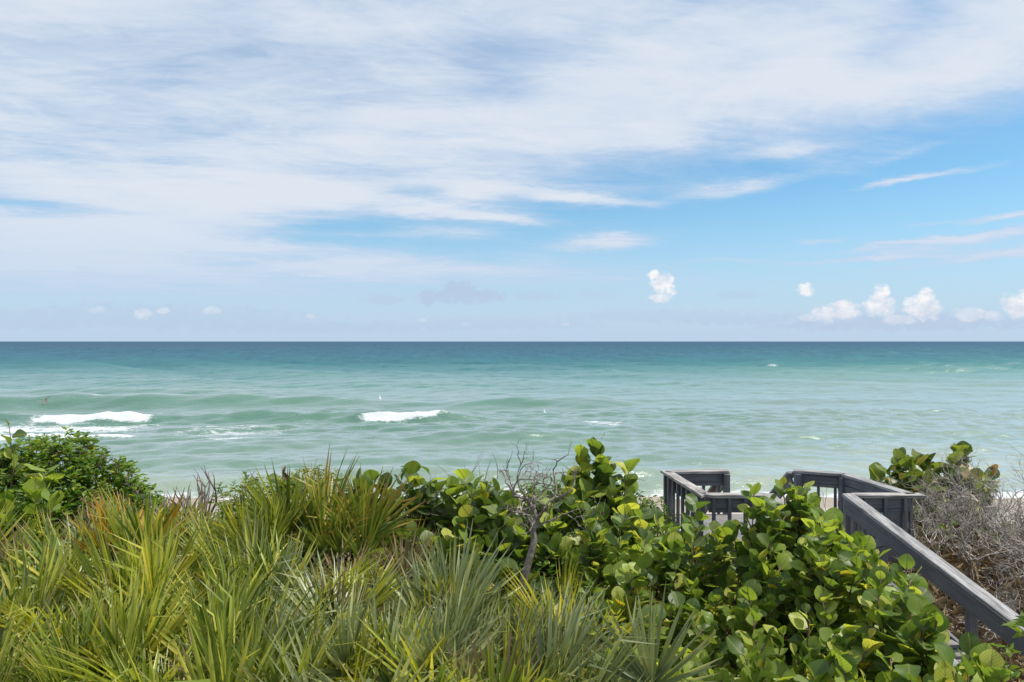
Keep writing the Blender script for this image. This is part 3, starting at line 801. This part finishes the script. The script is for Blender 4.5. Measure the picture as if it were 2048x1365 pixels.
def palmetto(label, px, py, d, n, mats, h=1.0, lean=(0, 0), spread=.45, size=1.0, tilt=(4, 58), dead=2, aim=None):
    """a clump whose crown centre is seen at (px, py); fronds rise from short creeping stems"""
    c = W(px, py, d)
    g0 = ground_z(c.x, c.y)
    root = empty('saw_palmetto', (c.x, c.y, g0), label, 'palmetto', 'saw palmettos on the dune')
    lines = []
    for k in range(3):
        q = Vector((c.x + rnd.gauss(0, spread * .5), c.y + rnd.gauss(0, spread * .5), g0 - .08))
        lines.append((wander(q, Vector((rnd.gauss(0, .4), rnd.gauss(0, .4), 1)), max(.15, (c.z - g0) * .4), 4, .15), [.06, .06, .055, .05, .04]))
    tubes('trunk', root, lines, BARK_BROWN, 5)
    crown = max(c.z - g0 - .25, .25)
    n = int(n * .86)
    for k in range(n + dead):
        isd = k >= n
        az = rnd.uniform(0, 2 * math.pi) if aim is None or rnd.random() < .35 else aim + rnd.gauss(0, .6)
        th = R(rnd.uniform(*tilt)) if not isd else R(rnd.uniform(75, 105))
        dr = Vector((math.sin(th) * math.cos(az) + lean[0], math.sin(th) * math.sin(az) + lean[1], math.cos(th))).normalized()
        side = dr.cross(Vector((0, 0, 1)))
        if side.length < .05: side = Vector((1, 0, 0))
        side.normalize(); nz = side.cross(dr)
        roll = rnd.gauss(0, .75)
        X = (side * math.cos(roll) + nz * math.sin(roll)).normalized(); Z = X.cross(dr).normalized(); X = dr.cross(Z)
        s = size * rnd.uniform(.80, 1.15)
        z0 = rnd.uniform(.0, .45) * crown
        if th > R(45): z0 *= .8
        o = link(bpy.data.objects.new('frond', rnd.choice(FR)), root)
        m = PALM_DEAD if isd else pick(mats)
        o.material_slots[0].link = 'OBJECT'; o.material_slots[0].material = m
        Mx = (Matrix((X, dr, Z)).transposed() * s).to_4x4()
        Mx.translation = Vector((rnd.gauss(0, spread) * .6, rnd.gauss(0, spread) * .6, z0 * h))
        o.matrix_local = Mx
    return root

MIXED = ((PALM, .62), (PALM_SILVER, .22), (PALM_LIME, .14), (PALM_DEAD, .02))
SILV = ((PALM_SILVER, .66), (PALM, .22), (PALM_LIME, .08), (PALM_DEAD, .04))
LIMEY = ((PALM_LIME, .6), (PALM, .3), (PALM_SILVER, .1))
GOLDY = ((PALM, .28), (PALM_TIP, .60), (PALM_SILVER, .12))
DARK = ((PALM, .85), (PALM_LIME, .1), (PALM_SILVER, .05))

palmetto('pale yellow green palmetto clump at the far left edge below the green mound', 30, 1197, 8.0, 22, LIMEY, size=0.9)
palmetto('silvery palmetto with spiky grey fans just under the small leaved green mound', 170, 1197, 8.3, 22, SILV, size=0.86)
palmetto('palmetto beside the bare grey sticks carrying golden orange dying fronds', 300, 1117, 8.6, 12, ((PALM_GOLD, .30), (PALM_TIP, .40), (PALM, .3)), tilt=(2, 26), lean=(-.12, 0), size=0.85)
palmetto('green palmetto with dry yellow tips in front of the bare grey sticks', 515, 1197, 8.4, 22, MIXED, tilt=(4, 45), size=0.82)
palmetto('tallest palmetto, golden brown tips standing before the feathery light green shrub', 640, 1090, 8.5, 17, GOLDY, lean=(.06, .05), tilt=(2, 26), size=0.95)
palmetto('sparse palmetto with bright yellow curled fronds below the round leaved row', 790, 1232, 8.5, 13, GOLDY, tilt=(10, 60), dead=6, size=0.7)
palmetto('palmetto with brown withered tips beside the foot of the gnarled grey trunk', 890, 1262, 8.0, 16, SILV, dead=7, size=0.72)
palmetto('broad yellow lit palmetto left of centre of the thicket', 300, 1230, 7.1, 26, LIMEY, lean=(-.1, -.05))
palmetto('yellow green palmetto low at the left edge of the thicket', 60, 1240, 6.8, 26, MIXED)
palmetto('deep green palmetto with long straight blades below the tall golden tipped one', 520, 1220, 7.0, 26, DARK, size=0.92)
palmetto('upright grey green palmetto with narrow blades in the middle of the thicket', 720, 1240, 7.2, 24, SILV, tilt=(3, 40), size=0.86)
palmetto('palmetto whose pale blades sweep up and right toward the gnarled trunk', 870, 1285, 6.9, 24, SILV, lean=(.3, 0), size=0.88)
palmetto('grey green palmetto with blades fanned out to the right by the lime one', 1000, 1280, 6.5, 22, SILV, lean=(.4, 0), size=0.8)
palmetto('bright lime palmetto with an upright fan beside the sea grape leaves', 1130, 1240, 7.1, 15, ((PALM_LIME, 1.0),), tilt=(2, 40), dead=1, size=0.78)
palmetto('front palmetto in the bottom left corner with dark crossing blades', 20, 1340, 5.5, 22, DARK)
palmetto('front palmetto with long bright green blades, second from the bottom left corner', 220, 1330, 5.5, 24, MIXED)
palmetto('vivid green palmetto at the bottom with blades standing straight up', 420, 1340, 5.4, 24, DARK, tilt=(3, 45))
palmetto('palmetto at the bottom with a dark hollow on its right side', 600, 1360, 5.5, 20, MIXED, lean=(.15, 0))
palmetto('widely spread grey green palmetto at the bottom centre', 800, 1350, 5.6, 24, SILV, lean=(.15, 0))
palmetto('bottom palmetto with stiff blades pointing right under the lime one', 980, 1370, 5.5, 22, SILV, lean=(.35, 0))
palmetto('small blue grey palmetto tucked under the sea grape at the bottom', 1130, 1380, 5.3, 15, SILV, lean=(.2, 0), size=.8)

# ------------------------------------------------------------------ sea grapes
big = [(1170, 1080), (1230, 1030), (1290, 1030), (1350, 1065), (1400, 1060), (1455, 1085), (1500, 1030), (1560, 1000), (1600, 990), (1640, 1040), (1700, 1060), (1750, 1090), (1800, 1110), (1850, 1180), (1890, 1250), (1925, 1340)]
def part_of(a, b):
    ys = np.interp([a, b], [p[0] for p in big], [p[1] for p in big])
    return [(a, ys[0])] + [p for p in big if a < p[0] < b] + [(b, ys[1])]
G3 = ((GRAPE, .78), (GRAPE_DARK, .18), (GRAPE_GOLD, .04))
sea_grape('sea grape with glossy round leaves beside the lime palmetto, left end of the big bush', tips_under(part_of(1170, 1330), 50, (5.6, 7.7), 1380) + at([(1190, 1040, 7.4), (1262, 1020, 7.4)]), mats=G3)
sea_grape('sea grape with round leaves reaching up over the front left rail of the landing', tips_under(part_of(1330, 1480), 50, (5.3, 7.9), 1390) + at([(1345, 1060, 7.5), (1425, 1062, 7.4), (1455, 1072, 7.3), (1440, 1095, 7.2), (1470, 1060, 7.4), (1400, 1012, 7.7), (1310, 1045, 7.5), (1395, 1060, 7.3), (1355, 1095, 7.1)]), mats=G3)
sea_grape('sea grape with the tallest round leaved shoots in front of the stair opening', tips_under(part_of(1480, 1620), 46, (5.2, 7.3), 1390, True) + at([(1520, 1010, 7.3), (1545, 1005, 7.4), (1585, 995, 7.3), (1610, 985, 7.4), (1620, 1020, 7.1), (1530, 1040, 7.2), (1660, 1050, 6.9), (1505, 985, 7.4), (1565, 975, 7.3), (1598, 985, 7.2), (1570, 1040, 7.0), (1635, 1040, 6.9), (1540, 1090, 6.8)]), mats=G3)
sea_grape('sea grape with yellow flecked leaves left of the lower stair rail', tips_under(part_of(1620, 1760), 46, (5.0, 6.6), 1390, True) + at([(1650, 1075, 6.6), (1700, 1090, 6.4), (1640, 1140, 6.3), (1750, 1110, 6.0)]), mats=((GRAPE, .80), (GRAPE_DARK, .1), (GRAPE_GOLD, .10)))
sea_grape('sea grape with large translucent leaves spilling over the lower stair', tips_under(part_of(1760, 1925), 26, (4.5, 5.5), 1390, True) + at([(1815, 1145, 5.55), (1800, 1200, 5.3), (1880, 1250, 5.0), (1850, 1230, 5.1)]), mats=G3)
sea_grape('low sea grape sprig at the bottom right corner beside the stair foot', at([(1935, 1315, 4.55), (1960, 1335, 4.4), (1900, 1345, 4.4), (1985, 1350, 4.3), (1940, 1360, 4.2), (2010, 1365, 4.2)]), mats=G3)
# the darker middle band behind them
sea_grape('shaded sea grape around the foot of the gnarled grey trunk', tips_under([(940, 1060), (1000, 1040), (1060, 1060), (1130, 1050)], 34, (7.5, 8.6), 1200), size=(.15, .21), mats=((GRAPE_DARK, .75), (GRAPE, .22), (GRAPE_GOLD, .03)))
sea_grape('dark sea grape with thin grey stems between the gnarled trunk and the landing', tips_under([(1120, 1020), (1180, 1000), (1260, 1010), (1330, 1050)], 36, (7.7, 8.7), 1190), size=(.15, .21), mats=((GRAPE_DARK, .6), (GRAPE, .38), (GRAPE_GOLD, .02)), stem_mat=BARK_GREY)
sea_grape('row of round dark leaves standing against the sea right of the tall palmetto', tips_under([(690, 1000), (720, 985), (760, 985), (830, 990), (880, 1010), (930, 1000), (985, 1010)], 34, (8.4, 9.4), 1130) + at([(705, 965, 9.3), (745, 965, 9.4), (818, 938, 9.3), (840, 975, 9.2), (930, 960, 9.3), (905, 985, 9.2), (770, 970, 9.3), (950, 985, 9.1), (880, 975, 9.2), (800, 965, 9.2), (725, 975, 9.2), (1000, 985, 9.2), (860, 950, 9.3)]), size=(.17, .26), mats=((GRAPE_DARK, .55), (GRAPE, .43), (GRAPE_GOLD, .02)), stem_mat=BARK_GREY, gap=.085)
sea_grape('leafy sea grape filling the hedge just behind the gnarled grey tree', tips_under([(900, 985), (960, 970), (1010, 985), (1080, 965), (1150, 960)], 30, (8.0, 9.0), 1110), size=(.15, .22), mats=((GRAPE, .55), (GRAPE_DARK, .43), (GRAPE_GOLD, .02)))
sea_grape('sea grape rising highest of the middle bushes left of the landing', tips_under([(1130, 960), (1160, 930), (1195, 925), (1240, 950), (1270, 955), (1290, 1000)], 13, (8.7, 9.5), 1060) + at([(1160, 912, 9.4), (1188, 905, 9.4), (1205, 925, 9.3), (1258, 940, 9.4)]), size=(.17, .24), mats=((GRAPE, .6), (GRAPE_DARK, .35), (GRAPE_GOLD, .05)))
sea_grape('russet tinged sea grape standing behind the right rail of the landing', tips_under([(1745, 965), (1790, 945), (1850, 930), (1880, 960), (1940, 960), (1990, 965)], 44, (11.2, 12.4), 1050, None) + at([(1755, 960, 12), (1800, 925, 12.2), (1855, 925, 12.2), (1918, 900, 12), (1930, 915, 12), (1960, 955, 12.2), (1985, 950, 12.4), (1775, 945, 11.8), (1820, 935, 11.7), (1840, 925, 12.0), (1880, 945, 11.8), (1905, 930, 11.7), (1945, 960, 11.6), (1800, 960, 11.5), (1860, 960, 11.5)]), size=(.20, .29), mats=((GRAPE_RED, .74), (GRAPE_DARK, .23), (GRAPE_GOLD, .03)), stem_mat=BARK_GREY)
sea_grape('single sea grape sprig poking above the mound at the far left edge', at([(22, 855, 9.9), (30, 925, 9.6)]), size=(.14, .21), frac=.26, gap=.11, mats=((GRAPE, .5), (GRAPE_DARK, .5)))
sea_grape('sea grape with large pale leaves in front of the green mound at left', at([(95, 945, 9.0), (60, 990, 8.8), (105, 1005, 8.7), (15, 1015, 8.8)]), size=(.17, .25), frac=.22, mats=((GRAPE, 1.0),))

# ------------------------------------------------------------------ small-leaved shrubs
TEMPL = np.array([(0, 0, 0), (-.5, .45, .10), (0, .48, -.04), (.5, .45, .10), (0, 1, -.08)], np.float32)
TF = np.array([(0, 2, 1), (0, 3, 2), (1, 2, 4), (2, 3, 4)], np.int32)
def leaves_joined(name, parent, P, D, N, L, wid, m):
    P = np.array(P, np.float32); D = np.array(D, np.float32); N = np.array(N, np.float32); L = np.array(L, np.float32)
    D /= np.linalg.norm(D, axis=1, keepdims=True) + 1e-9
    N -= D * (N * D).sum(1, keepdims=True); N /= np.linalg.norm(N, axis=1, keepdims=True) + 1e-9
    X = np.cross(D, N)
    P = P - np.array(parent.location if parent else (0, 0, 0), np.float32)
    V = P[:, None] + L[:, None, None] * (TEMPL[None, :, 0:1] * wid * X[:, None] + TEMPL[None, :, 1:2] * D[:, None] + TEMPL[None, :, 2:3] * N[:, None])
    n = len(P)
    F = (TF[None] + 5 * np.arange(n)[:, None, None]).reshape(-1, 3)
    rl = np.repeat(nrg.random(n), 5)
    me = mesh_np(name, V.reshape(-1, 3), F, [m], False, {'rl': rl})
    o = link(bpy.data.objects.new(name, me), parent); o['kind'] = 'stuff'
    return o
def shrub(label, sil, d, bottom, nshoot, m, L=(.06, .10), wid=.42, per=11, name='leafy_shrub', bare=0, cat='shrub', shoot=.28, extra=(), bmat=None):
    tips = tips_under(sil, nshoot, d, bottom, None, .95) + at(extra)
    cx = sum(p.x for p in tips) / len(tips); cy = sum(p.y for p in tips) / len(tips)
    root = empty(name, (cx, cy, ground_z(cx, cy)), label, cat, 'leafy shrubs on the dune')
    lines = []; P = []; D = []; N = []; S = []
    for i, tip in enumerate(tips):
        d0 = Vector((rnd.gauss(0, .5), rnd.gauss(-.1, .5), rnd.uniform(.5, 1.2))).normalized()
        st = tip - d0 * shoot
        lines.append((wander(st, d0, shoot, 4, .12), [.005, .0045, .004, .003, .002]))
        pts = lines[-1][0]
        if i % 5 == 0:
            b = Vector((tip.x * .7 + cx * .3 + rnd.gauss(0, .15), tip.y * .7 + cy * .3, 0)); b.z = ground_z(b.x, b.y) - .05
            q = (b + st) / 2 + Vector((rnd.gauss(0, .1), rnd.gauss(0, .1), .05))
            lines.append(([b, q, st], [.016, .012, .006]))
        if i < bare:
            for k in range(3): lines.append((wander(pts[2], Vector((rnd.gauss(0, .7), rnd.gauss(0, .4), .8)), .22, 3, .35), [.006, .006, .005, .003]))
            continue
        for k in range(per):
            f = (k + .5) / per; j = min(int(f * 4), 3); q = pts[j].lerp(pts[j + 1], f * 4 - j)
            a = rnd.uniform(0, 6.28)
            dd = Vector((math.cos(a), math.sin(a), rnd.uniform(-.25, .9)))
            P.append(q); D.append(dd); N.append((rnd.gauss(0, .5), rnd.gauss(-.15, .5), 1.0)); S.append(rnd.uniform(*L) * (1.1 - .35 * f))
    tubes('branches', root, lines, bmat or BARK_BROWN, 3)
    leaves_joined('foliage', root, P, D, N, S, wid, m)
    return root
shrub('big rounded green mound of small pointed leaves at the left edge', [(-60, 880), (40, 878), (70, 862), (95, 852), (120, 864), (150, 850), (175, 868), (200, 872), (225, 895), (255, 912), (280, 945), (310, 975), (345, 1015)], (9.1, 10.3), 1090, 1150, SHRUB, (.08, .15), .50, 13)
shrub('yellow green low shrub right of the bare grey sticks', [(425, 975), (450, 952), (500, 942), (560, 945), (600, 950)], (8.9, 9.6), 1090, 300, SHRUB_LIGHT, (.07, .12), .42, 11)
shrub('feathery light green shrub behind the tall golden tipped palmetto', [(555, 955), (590, 940), (630, 925), (660, 935), (700, 965)], (9.2, 10.0), 1070, 240, SHRUB_LIGHT, (.07, .13), .30, 12, extra=((620, 930, 9.7), (640, 932, 9.7), (660, 945, 9.6)))
shrub('dark green shrub of tiny leaves behind the round leaved row', [(690, 985), (800, 975), (860, 975), (930, 955), (1000, 962), (1080, 952), (1130, 950)], (9.0, 9.9), 1150, 1000, SHRUB, (.06, .11), .48, 12)
shrub('dense small leaved shrub at the left end post of the landing', [(1120, 965), (1190, 950), (1240, 962), (1290, 970), (1320, 985), (1340, 1030)], (8.6, 9.6), 1140, 560, SHRUB, (.06, .10), .48, 12)
shrub('shaded undergrowth shrub at the foot of the sea grapes beside the lime palmetto', [(960, 1120), (1060, 1110), (1160, 1090), (1300, 1090)], (7.3, 8.2), 1250, 330, SHRUB, (.07, .12), .48, 11)
shrub('bright green long leaved plant at the right edge above the stair rail', [(2040, 1190), (2060, 1165), (2110, 1165)], (4.2, 4.5), 1250, 9, SHRUB_LIGHT, (.07, .12), .34, 9, shoot=.12)
shrub('straggling green shrub growing up through the bare twigs at right', [(1840, 1040), (1900, 1050), (1980, 1040), (2080, 1030)], (9.2, 10.4), 1190, 60, SHRUB, (.08, .14), .5, 8)
shrub('low leafy weeds on the brown litter below the right stair rail', [(1960, 1290), (2000, 1275), (2060, 1280), (2100, 1290)], (4.6, 5.1), 1390, 10, SHRUB, (.07, .12), .45, 8, shoot=.18)

# ------------------------------------------------------------------ bare wood
def bare(label, starts, m, depth=4, L=.5, r=.022, name='bare_shrub', cat='bare shrub', group='leafless dune shrubs', jit=.22, up=.05, spread=.8, sides=4, split=(2, 3)):
    x = sum(s[0].x for s in starts) / len(starts); y = sum(s[0].y for s in starts) / len(starts)
    root = empty(name, (x, y, ground_z(x, y)), label, cat, group)
    for i, (p, d) in enumerate(starts):
        lines = []
        branching(lines, p, d, L * rnd.uniform(.8, 1.2), r, depth, jit, split, up, spread)
        if i == 0:
            tubes('trunk', root, lines[:1], m, 6)
            tubes('branches', root, lines[1:], m, sides)
        else: tubes('branches', root, lines, m, sides)
    return root
def gp(px, d, dz=-.05):
    x = (px - 1024) / FPX * d; return Vector((x, d, ground_z(x, d) + dz))
def V3(*a): return Vector(a)
# gnarled trunk in the middle of the bushes
root = empty('gnarled_tree', tuple(gp(1040, 7.5)), 'gnarled grey dead tree with curled bare branches between the sea grapes', 'dead tree')
tr = [W(1040, 1185, 7.5), W(1058, 1120, 7.5), W(1068, 1085, 7.52), W(1066, 1060, 7.55), W(1072, 1040, 7.6)]
tubes('trunk', root, [([gp(1030, 7.45)] + tr, [.055, .05, .042, .038, .036, .034])], BARK_GREY, 7)
lines = []
for q, dd, L, rr in ((tr[4], V3(-.7, .1, .45), .42, .026), (tr[4], V3(.55, 0, .6), .40, .026), (tr[4], V3(.1, .2, 1), .34, .02), (tr[3], V3(-.35, -.1, .8), .4, .02), (tr[3], V3(.8, .1, .3), .35, .018), (tr[2], V3(.7, .1, .8), .4, .016)):
    branching(lines, q, dd, L, rr, 4, .36, (2, 3), .03, .9)
tubes('branches', root, lines, BARK_GREY, 4)
# pale sticks with sand behind them
for k, (a, label) in enumerate(((350, 'bare grey sticks nearest the golden palmetto, sand behind them'), (388, 'stoutest of the bare grey sticks in the gap above the palmettos'), (428, 'bare grey sticks with dark twigs beside the yellow green low shrub'))):
    st = [(gp(a + rnd.uniform(-16, 16), 9.3 + rnd.uniform(-.2, .3)), V3(rnd.gauss(0, .22), 0, 1)) for _ in range(5)]
    bare(label, st, BARK_GREY, 2, .56, .036, 'dead_sticks', 'dead sticks', 'bare grey sticks in the gap above the palmettos', .16, .12, .6)
# dark dead tips on the right shoulder of the mound
for k, (pts_, label) in enumerate((([(200, 915, 9.9), (215, 905, 9.9), (235, 925, 9.8)], 'dark dead twigs on the upper right shoulder of the green mound'), ([(255, 945, 9.7), (275, 965, 9.6), (285, 985, 9.6)], 'dark dead twigs on the lower right shoulder of the green mound'),
                                   ([(112, 895, 10.0), (160, 895, 10.0)], 'few dark twigs on the very top of the green mound'))):
    bare(label, [(W(*p) - V3(0, 0, .16), V3(rnd.gauss(.2, .3), 0, 1)) for p in pts_ for _ in range(2)], BARK_DARK, 2, .11, .009, 'dead_twigs', 'dead twigs', 'dark dead twigs on the mound', .35, .1, .9, 3)
# leafless thicket right of the stair
TH = [(1880, 10.6, 5, 'tangle of bare twigs directly behind the russet sea grape', .60), (1960, 9.6, 6, 'bare branching shrub above the middle of the stair rail', .60), (2040, 10.2, 6, 'tallest bare shrub at the right edge of the picture', .72),
      (2050, 8.4, 6, 'bare twig tangle low at the right edge above the stair rail', .52), (1920, 8.6, 5, 'low bare twigs just behind the upper part of the stair rail', .40), (2130, 9.0, 5, 'bare shrub half outside the right edge of the picture', .62), (1850, 9.7, 4, 'thin bare stems beside the right front corner of the landing', .48),
      (2010, 7.6, 6, 'lowest bare twig tangle beside the right stair rail', .34), (2000, 8.9, 7, 'densest bare twig tangle at the middle of the right side', .44)]
for (a, d, n, label, L) in TH:
    st = [(gp(a + rnd.uniform(-45, 45), d + rnd.uniform(-.35, .35)), V3(rnd.gauss(0, .40), rnd.gauss(0, .3), 1)) for _ in range(n + 1)]
    bare(label, st, BARK_TWIG, 5, L, .025, jit=.24, up=.06, spread=.9, sides=3, split=(2, 3))
# thin twigs behind the bench and stems among the sea grapes
bare('few thin twigs on the sand behind the landing', [(gp(a, 11.6), V3(rnd.gauss(0, .3), 0, 1)) for a in (1610, 1630, 1650, 1665)], BARK_TWIG, 2, .62, .010, jit=.2, sides=3)
bare('pair of pale straight stems among the dark sea grape leaves', [(gp(1195, 7.9), V3(-.02, 0, 1)), (gp(1212, 7.9), V3(.05, 0, 1)), (gp(1175, 8.0), V3(.12, 0, 1))], BARK_GREY, 1, .95, .016, 'dead_sticks', 'dead sticks', 'pale stems among the sea grapes', .10, .1, .5)
bare('short pale stump beside the left end of the big sea grape bush', [(gp(1262, 7.5), V3(.1, 0, 1)), (gp(1240, 7.6), V3(-.2, 0, 1))], BARK_GREY, 2, .5, .02, 'dead_sticks', 'dead sticks', 'pale stems among the sea grapes', .14, .1, .6)
bare('grey twigs sticking up between the round dark leaves against the sea', [(gp(864, 9.1), V3(.05, 0, 1)), (gp(900, 9.2), V3(.1, 0, 1)), (gp(960, 9.2), V3(.0, 0, 1)), (gp(985, 9.1), V3(-.1, 0, 1))], BARK_GREY, 2, .85, .016, 'dead_sticks', 'dead sticks', 'pale stems among the sea grapes', .13, .1, .6)

# one curled dead leaf standing on the feathery shrub
root = empty('withered_sprig', tuple(gp(570, 9.6)), 'curled reddish brown withered leaf on a stem against the sea', 'withered leaf')
tubes('stem', root, [([gp(570, 9.6), W(572, 985, 9.6), W(568, 952, 9.6)], [.012, .009, .006])], BARK_BROWN, 4)
for p_, ax, sz in (((556, 962, 9.6), V3(-.8, -.2, .3), .16), ((580, 965, 9.6), V3(.8, -.2, .2), .17), ((566, 975, 9.55), V3(.1, -.6, .5), .18)):
    grape_leaf(root, W(*p_), ax, V3(.2, -.5, .9), sz, GRAPE_DARK)
for dx, ax, nn, sz in ((.0, V3(.5, 0, -.5), V3(.1, -.9, .5), .13), (.02, V3(.3, -.2, -.8), V3(.5, -.8, .2), .12), (-.01, V3(.2, 0, .4), V3(.5, -.9, .1), .09)):
    l = grape_leaf(root, W(566, 948, 9.6) + V3(dx, 0, 0), ax, nn, sz, DEADLEAF)
    l.scale = (sz * .42, sz * 1.15, sz * 2.4)
    l.name = 'withered_leaf'

# ------------------------------------------------------------------ litter and straw
def scatter(name, n, xr, yr, m, L, h, tilt, wid):
    x = nrg.uniform(*xr, n); y = nrg.uniform(*yr, n); z = gz(x, y) + np.abs(nrg.normal(0, h, n)) + .004
    a = nrg.uniform(0, 6.283, n)
    D = np.stack([np.cos(a), np.sin(a), nrg.normal(.08, tilt, n)], -1); N = np.stack([nrg.normal(0, .5, n), nrg.normal(0, .5, n), np.ones(n)], -1)
    return leaves_joined(name, None, np.stack([x, y, z], -1), D, N, nrg.uniform(*L, n), wid, m)
scatter('standing_dead_grass', 7000, (4.6, 9.5), (5.0, 11.5), STRAW, (.15, .42), .16, .9, .03)
scatter('dry_straw', 9000, (2.6, 9.0), (3.6, 10.5), STRAW, (.12, .34), .03, .35, .035)
scatter('fallen_leaves', 5000, (-8.5, 8.0), (3.6, 11.2), DEADLEAF, (.05, .12), .02, .3, .6)
scatter('dry_grass', 3500, (-8.0, 3.0), (4.4, 10.0), STRAW, (.2, .5), .10, .6, .03)

# ------------------------------------------------------------------ birds
def feather(name, col, tipc, wing0=.35):
    m, t, out = mat(name)
    b = t.n('ShaderNodeBsdfPrincipled'); t.t.links.new(b.outputs[0], out.inputs[0])
    x, y, z = t.xyz(t.n('ShaderNodeTexCoord').outputs['Object'])
    t.put(b.inputs['Base Color'], t.mix(t.step(t.m('ABSOLUTE', x), wing0, wing0 + .12), col, tipc)); b.inputs['Roughness'].default_value = .7
    return m
GULL = feather('white_feathers', (.55, .56, .57), (.30, .31, .33))
PELI = feather('brown_feathers', (.20, .165, .13), (.07, .055, .045), .45)
TERN = feather('grey_feathers', (.45, .45, .46), (.12, .12, .13), .3)
def bird(label, px, py, d, span, m, heading, bank, flap, neck=1.0):
    """body lofted along +Y (head forward), wings extruded from its sides: one continuous mesh"""
    bm = bmesh.new()
    prof = [(-.36, .012, .006, 0), (-.26, .035, .012, 0), (-.16, .04, .035, 0), (0, .065, .06, 0), (.12, .06, .055, .005), (.20, .035, .035, .02), (.25 * neck, .034, .034, .03), (.30 * neck, .028, .028, .03), (.33 * neck, .010, .010, .022), (.42 * neck, .004, .004, .012)]
    K = 8; rings = []
    for (y, rx, rz, zo) in prof:
        rings.append([bm.verts.new((rx * math.cos(2 * math.pi * k / K), y, zo + rz * math.sin(2 * math.pi * k / K))) for k in range(K)])
    side = {1: [], -1: []}
    for i in range(len(rings) - 1):
        for k in range(K):
            f = bm.faces.new((rings[i][k], rings[i + 1][k], rings[i + 1][(k + 1) % K], rings[i][(k + 1) % K]))
            if i in (2, 3) and k == 0: side[1].append(f)
            if i in (2, 3) and k == 3: side[-1].append(f)
    bm.faces.new(rings[0]); bm.faces.new(rings[-1][::-1])
    for sg in (1, -1):
        fs = side[sg]
        for (dx, dy, dz, sy, sz) in ((.16, .05, flap * .16, 1.0, .35), (.16, -.02, flap * .05, .85, .8), (.14, -.09, -flap * .03, .6, .7), (.10, -.08, -flap * .03, .3, .6)):
            r = bmesh.ops.extrude_face_region(bm, geom=fs)
            vs = [g for g in r['geom'] if isinstance(g, bmesh.types.BMVert)]
            bmesh.ops.delete(bm, geom=fs, context='FACES')
            fs = [g for g in r['geom'] if isinstance(g, bmesh.types.BMFace)]
            bmesh.ops.translate(bm, verts=vs, vec=(sg * dx, dy, dz))
            c = sum((v.co for v in vs), Vector()) / len(vs)
            for v in vs: v.co = Vector((v.co.x, c.y + (v.co.y - c.y) * sy, c.z + (v.co.z - c.z) * sz))
    bmesh.ops.recalc_face_normals(bm, faces=bm.faces[:])
    me = bpy.data.meshes.new('seabird'); bm.to_mesh(me); bm.free(); me.materials.append(m)
    for p in me.polygons: p.use_smooth = True
    o = bpy.data.objects.new('seabird', me)
    o.location = W(px, py, d); o.scale = (span / 1.25,) * 3
    o.rotation_euler = (R(4), bank, heading)
    link(o); tag(o, label, 'bird', 'birds over the surf')
    sm = o.modifiers.new('smooth', 'SUBSURF'); sm.levels = 1; sm.render_levels = 1
    return o
bird('brown pelican banking in front of the green wave at left', 92, 804, 62, 1.15, PELI, R(75), R(-50), .6, 1.25)
bird('white gull gliding high over the surf left of centre', 760, 797, 62, .62, GULL, R(-60), R(55), .5)
bird('white gull low over the water right of the middle breaker', 1089, 824, 60, .5, GULL, R(-50), R(60), .5)
bird('small dark winged tern over the wave between the two breakers', 595, 834, 60, .62, TERN, R(70), R(35), .8)
bird('pale tern just below the right end of the middle breaker', 978, 846, 58, .62, TERN, R(20), R(-35), .9)
bird('tern skimming the water above the middle sea grapes', 1208, 873, 52, .62, TERN, R(15), R(-60), .9)
bird('tern close to the water under the left end of the middle breaker', 720, 858, 58, .5, TERN, R(50), R(30), .8)
